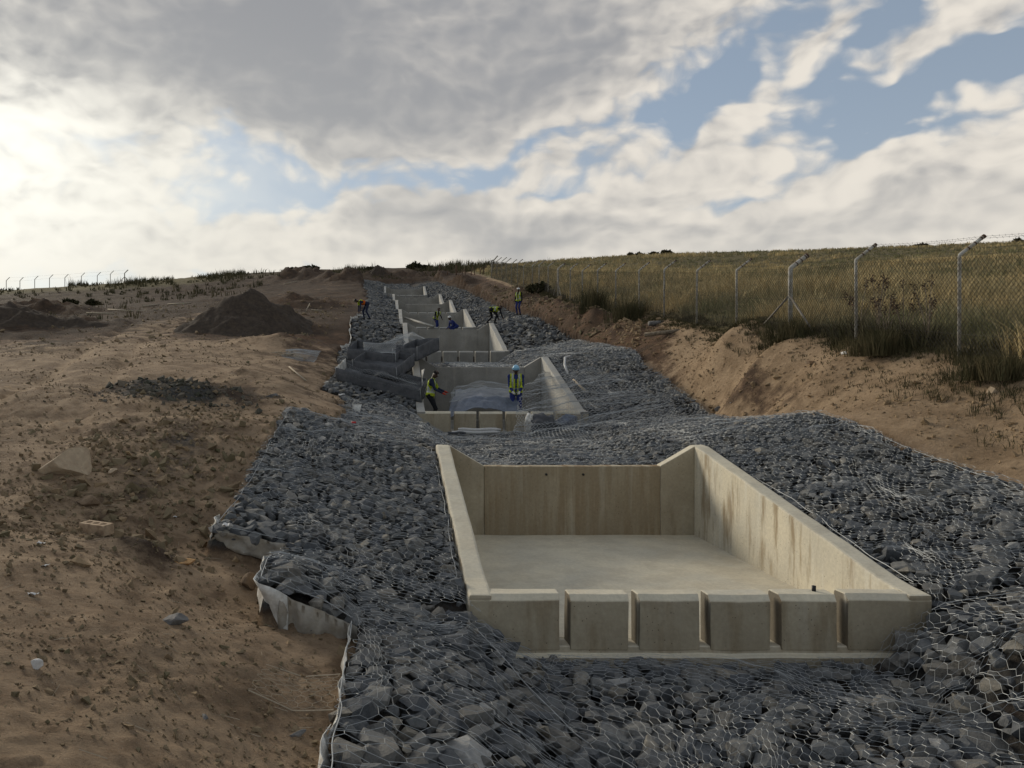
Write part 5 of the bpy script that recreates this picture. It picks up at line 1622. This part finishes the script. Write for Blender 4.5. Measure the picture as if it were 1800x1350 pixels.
# ---- sheets of netting
def grid_fn(rows):
    G = np.array([[tuple(at(*p)) for p in r] for r in rows])   # r x c x 3
    nr, nc = G.shape[:2]
    def cub(P, t):
        n = P.shape[0]; t = np.clip(t, 0, 1) * (n - 1); i = np.clip(t.astype(int), 0, n - 2); f = (t - i)[:, None]
        return i, f
    def fn(u, v):
        i, f = cub(G, v); j, g = cub(G[0], u); f = f * f * (3 - 2 * f) * .5 + f * .5; g = g * g * (3 - 2 * g) * .4 + g * .6
        return (G[i, j] * (1 - g) + G[i, j + 1] * g) * (1 - f) + (G[i + 1, j] * (1 - g) + G[i + 1, j + 1] * g) * f
    L = np.linalg.norm(np.diff(G, axis=1), axis=2).sum(1).mean(); H = np.linalg.norm(np.diff(G, axis=0), axis=2).sum(0).mean()
    return fn, L, H


def net_sheet(name, label, rows, dx=.10, rad=.003, wob=.06, seed=0, seams=0, m='wire', ripple=0.0):
    fn, L, H = grid_fn(rows)
    a, b = hex_edges(L, H, dx, dx * .75, dx * .165)
    def P(q):
        u, v = q[:, 0] / L, q[:, 1] / H
        p = fn(u, v)
        p[:, 2] += fbm(q[:, 0] * .9, q[:, 1] * 1.6, 3, seed) * wob * 2 + ripple * np.sin(q[:, 1] * 5.0 + vnoise(q[:, 0] * .5, q[:, 1] * 0, seed) * 4)
        p[:, 0] += vnoise(q[:, 0] * 1.5, q[:, 1] * 1.5, seed + 3) * .08
        return p
    A3, B3 = P(a), P(b); c = A3.mean(0)
    root = thing(name, label, 'wire netting', tuple(c))
    V, F = tubes_np(A3 - c, B3 - c, rad); tag(link('netting', mesh_np('netting', V, F), M[m], root), kind='stuff')
    for k in range(seams + 1):
        v = np.full(60, H * k / max(seams, 1)); q = np.c_[np.linspace(0, L, 60), v]; p = P(q) - c
        V, F = tubes_np(p[:-1], p[1:], rad * 2.6, 5); link('selvedge_wire', mesh_np('selvedge_wire', V, F), M[m], root)
    return root


net_sheet('netting_sheet', 'big loose netting sheet hanging in waves over the right wall of the second basin',
          [[(962, 640, 29.5), (1045, 616, 31), (1135, 600, 32)], [(940, 664, 27), (1040, 645, 28), (1155, 632, 29)], [(918, 690, 24.6), (1040, 674, 25.5), (1168, 662, 26.5)],
           [(908, 722, 22.9), (1030, 706, 23.4), (1180, 688, 24.5)], [(903, 762, 21.4), (1000, 752, 21.6), (1185, 712, 22.6)], [(988, 806, 19.4), (1080, 786, 19.7), (1205, 742, 20.8)]], .15, .0048, .09, 4, 5)
net_sheet('netting_sheet', 'netting sheet draped from the heaped baskets down to the second basin', [[(568, 668, 25.5), (640, 690, 24.6), (700, 705, 24.0)], [(580, 676, 24.8), (660, 706, 23.8), (742, 738, 22.9)], [(600, 690, 24.0), (680, 724, 23.2), (738, 748, 22.6)]], .07, .0034, .05, 6, 1)
net_sheet('netting_sheet', 'small rumpled netting sheet lying on the earth left of the baskets', [[(484, 618, 29.5), (520, 613, 29.5), (566, 618, 29.6)], [(478, 624, 28.8), (520, 620, 28.9), (560, 627, 28.6)], [(500, 628, 28.2), (530, 634, 28.0), (550, 636, 28.0)]], .06, .0036, .05, 8, 1)
net_sheet('netting_sheet', 'netting heaped in a ridge on top of the upper right basket', [[(700, 588, 31), (725, 582, 31), (755, 596, 30.5)], [(682, 600, 30), (718, 594, 30), (752, 606, 29.6)], [(668, 612, 29), (708, 610, 29), (735, 616, 28.8)]], .07, .0036, .05, 9, 1)
net_sheet('netting_sheet', 'stiff netting panel leaning on the upper left basket', [[(640, 602, 28.2), (665, 604, 28.1), (697, 599, 28)], [(640, 617, 27.6), (665, 620, 27.5), (696, 621, 27.4)]], .05, .004, .03, 10, 1)
# offcut on the foreground earth
rows = []
for Y in (5.95, 5.65, 5.3):
    r = []
    for X in (-.95, -.65, -.36):
        z = gz(X, Y) + .02 + (.10 if X > -.4 else 0); r.append((686 + 1400 * X / Y, 662 - 1400 * (z - EYE) / Y, Y))
    rows.append(r)
net_sheet('netting_offcut', 'rusty netting offcut on the earth against the apron edge', rows, .10, .0018, .03, 12, 1, 'timber')
# tangled tie wires
A_ = []
for k in range(5):
    rng = np.random.default_rng(90 + k); pts = []
    for j in range(9):
        X, Y = -4.15 + j * .14 + rng.normal(0, .03), 28.3 + rng.normal(0, .25) + .1 * k; pts.append((X, Y, gz(X, Y) + .03 + abs(rng.normal(0, .06))))
    V, F = tube_path(pts, .012, 5); A_.append((V, F))
A = Acc()
for V, F in A_: A.add(V, F)
o = link('tie_wire', A.mesh('tie_wire', True), M['timber']); tag(o, 'tangle of pale tie wire left of the rumpled netting', 'wire', kind='stuff')


# ---- empty baskets lined with cloth, heaped on the left bank of the second basin
def cloth_basket(label, p0, p1, back, H, seed, up=(0, 0, 1), lid=True, ends=('fabric', 'fabric')):
    lid = lid and seed in (3,)
    a, b = at(*p0), at(*p1); back = Vector(back); up = Vector(up).normalized() * H
    c = (a + b) / 2
    root = thing('cloth_lined_basket', label, 'gabion basket', tuple(c), 'empty cloth lined baskets')
    def wall(name, q0, q1, m, sd, hs=1.0):
        n = 16; T, B_ = [], []
        for i in range(n):
            t = i / (n - 1); p = q0.lerp(q1, t)
            T.append(p + up * hs * (1 + .12 * float(vnoise(t * 5 + sd, sd * 1.7, sd)))); B_.append(p + Vector((0, 0, -.02)))
        child(name, ribbon(T, B_, name, .02, sd, .02), M[m], root)
    wall('front_wall', a, b, 'fabric', seed); wall('back_wall', b + back, a + back, 'fabric', seed + 1)
    wall('end_wall', a + back, a, ends[0], seed + 2); wall('end_wall', b, b + back, ends[1], seed + 3)
    n = 12; V = []
    for i in range(n):
        for j in range(n):
            p = a.lerp(b, i / (n - 1)) + back * (j / (n - 1)); V.append((p.x, p.y, p.z + .10 + .10 * float(vnoise(i * .6 + seed, j * .6, seed))))
    k = np.arange(n * n).reshape(n, n); F = np.stack([k[:-1, :-1], k[1:, :-1], k[1:, 1:], k[:-1, 1:]], -1).reshape(-1, 4)
    V = np.array(V); child('base_cloth', mesh_np('base_cloth', np.r_[V, V - [0, 0, .03]], [F, F[:, ::-1] + n * n], True), M['fabric'], root)
    if lid:
        L, W = (b - a).length, back.length
        e0, e1 = hex_edges(L, W, .11, .085, .018)
        f = lambda q: np.array(a) + np.outer(q[:, 0] / L, np.array(b - a)) + np.outer(q[:, 1] / W, np.array(back)) + np.array(up) * .95 + np.c_[0 * q[:, 0], 0 * q[:, 0], vnoise(q[:, 0] * 2, q[:, 1] * 2, seed) * .22 - .06]
        P, Q = f(e0), f(e1); cc = np.array(root.location)
        V, F = tubes_np(P - cc, Q - cc, .0018); tag(link('netting_lid', mesh_np('netting_lid', V, F), M['wire'], root), kind='stuff')
    # corner wires
    for q in (a, b, a + back, b + back):
        child('edge_wire', tube_mesh('edge_wire', [tuple(q), tuple(q + up * 1.08)], .008, 5), M['wire'], root)
    return root


cloth_basket('lowest of the heaped cloth baskets, longest, with a white flapping left end', (592, 668, 25.2), (741, 707, 24.3), (.25, 1.25, .30), .40, 3, (-.12, -.10, 1), True, ('fabric_white', 'fabric'))
cloth_basket('middle of the heaped cloth baskets, its grey end turned right', (621, 652, 26.3), (698, 667, 25.5), (.62, 1.7, .50), .36, 13, (-.08, -.05, 1))
cloth_basket('upper left of the heaped cloth baskets, with a netting panel on top', (611, 631, 27.6), (696, 643, 26.9), (.3, 1.2, .35), .38, 23, (-.05, -.05, 1))
cloth_basket('upper right of the heaped cloth baskets, reaching over the basin wall', (690, 638, 27.6), (733, 634, 27.4), (.85, 1.5, .42), .46, 33, (0, -.04, 1))
# white flap hanging by the wall
o = link('cloth_flap', ribbon([(1.02, 25.0 + .1 * k, EYE + .25 - .02 * k) for k in range(10)], [(1.05, 24.9 + .1 * k, EYE - .55 - .02 * k) for k in range(10)], 'cloth_flap', .05, 44), M['fabric_white']); tag(o, 'white cloth flap hanging over the left wall of the second basin', 'cloth')
o = link('cloth_flap', ribbon([(-1.75 + .07 * k, 24.2, EYE - .32 - .04 * k) for k in range(9)], [(-1.6 + .05 * k, 24.1, EYE - .75 - .03 * k) for k in range(9)], 'cloth_flap', .05, 45), M['fabric_dusty']); tag(o, 'dusty cloth flap sticking out of the earth below the baskets', 'cloth')
o = link('cloth_flap', ribbon([(-.98 + .04 * k, 20.6, EYE - .72) for k in range(7)], [(-.98 + .03 * k, 20.5, EYE - 1.0) for k in range(7)], 'cloth_flap', .05, 46), M['fabric_white']); tag(o, 'small white cloth tip at the edge of the rocks behind the left mattress', 'cloth')


# ---- plastic sheet heaped in the second basin
def sheet(name, label, rows, m, wob, seed, n=44, cat='sheet', skirt=.0):
    fn, L, H = grid_fn(rows)
    u, v = np.meshgrid(np.linspace(0, 1, n), np.linspace(0, 1, n)); p = fn(u.ravel(), v.ravel())
    p[:, 2] += fbm(u.ravel() * 4, v.ravel() * 5, 4, seed) * wob + np.abs(fbm(u.ravel() * 2 + 5, v.ravel() * 9, 2, seed + 4)) * wob * .8
    c = p.mean(0); p = p - c; k = np.arange(n * n).reshape(n, n); N = n * n
    F = np.stack([k[:-1, :-1], k[:-1, 1:], k[1:, 1:], k[1:, :-1]], -1).reshape(-1, 4)
    ed = np.r_[k[0], k[1:, -1], k[-1, -2::-1], k[-2:0:-1, 0]]; e2 = np.roll(ed, -1)
    o = link(name, mesh_np(name, np.r_[p, p - [0, 0, .012]], [F, F[:, ::-1] + N, np.c_[ed, ed + N, e2 + N, e2]], True), M[m]); o.location = c
    return tag(o, label, cat)


sheet('plastic_sheet', 'bluish plastic sheet heaped over the floor of the second basin', [[(796, 706, 28.4), (850, 700, 28.5), (906, 704, 28.4)], [(800, 686, 27.2), (850, 681, 27.3), (905, 685, 27.2)], [(800, 694, 25.8), (850, 690, 25.6), (908, 693, 25.6)], [(790, 712, 24.6), (850, 698, 24.4), (912, 703, 24.4)], [(786, 738, 24.0), (850, 716, 23.9), (914, 726, 23.9)]], 'plastic', .14, 51)
net_sheet('netting_sheet', 'flat bundle of netting laid on the plastic sheet in the second basin', [[(808, 676, 27.4), (850, 672, 27.4), (902, 676, 27.4)], [(792, 690, 25.6), (850, 683, 25.5), (905, 688, 25.5)], [(790, 708, 24.6), (850, 696, 24.5), (908, 701, 24.5)]], .08, .003, .05, 52, 2)
for i, (x0, x1, dy, dz, r, lab) in enumerate([(1.72, 3.05, 0, .0, .045, 'lower roll of pale sheet on the rocks before the second basin'), (1.90, 3.10, .1, .07, .05, 'upper roll of pale sheet on the rocks before the second basin'), (1.60, 2.1, -.1, .0, .035, 'short dark roll beside the pale rolls before the second basin')]):
    z = float(gabion_z(2.4, 22.2)) + EYE + .12 + dz
    pts = [(x0 + (x1 - x0) * t, 22.2 + dy + .02 * math.sin(t * 6 + i), z + .012 * math.sin(t * 9 + i)) for t in np.linspace(0, 1, 9)]
    o = link('sheet_roll', tube_mesh('sheet_roll', pts, [r * .75] + [r] * 7 + [r * .7], 9), M['pvc' if i < 2 else 'fabric']); tag(o, lab, 'roll')


def bag(label, x, y, z, sx, sy, sz, seed, m, cat='sheet'):
    bm = bmesh.new(); bmesh.ops.create_icosphere(bm, subdivisions=4, radius=1)
    for v in bm.verts:
        p = v.co; f = 1 + float(fbm(p.x * 1.6 + seed, p.y * 1.6 + p.z * 1.3, 4, seed)) * .75
        v.co = Vector((p.x * sx * f, p.y * sy * f, max(p.z * sz * f, -sz * .35)))
    me = bpy.data.meshes.new('crumpled_cloth'); bm.to_mesh(me); bm.free()
    o = link('crumpled_cloth', me, m, smooth=True); o.location = (x, y, z); return tag(o, label, cat)


zz = float(gabion_z(4.2, 22.2)) + EYE
bag('crumpled grey cloth bundle before the blocks of the second basin', 4.35, 22.3, zz + .22, .42, .28, .34, 61, M['fabric'])
bag('whitish crumpled cloth left of the grey bundle before the second basin', 3.98, 22.4, zz + .22, .16, .14, .40, 62, M['fabric_white'])
bag('crumpled plastic heap inside the right corner of the second basin', 4.95, 22.6, zz + .25, .34, .25, .30, 63, M['plastic'])
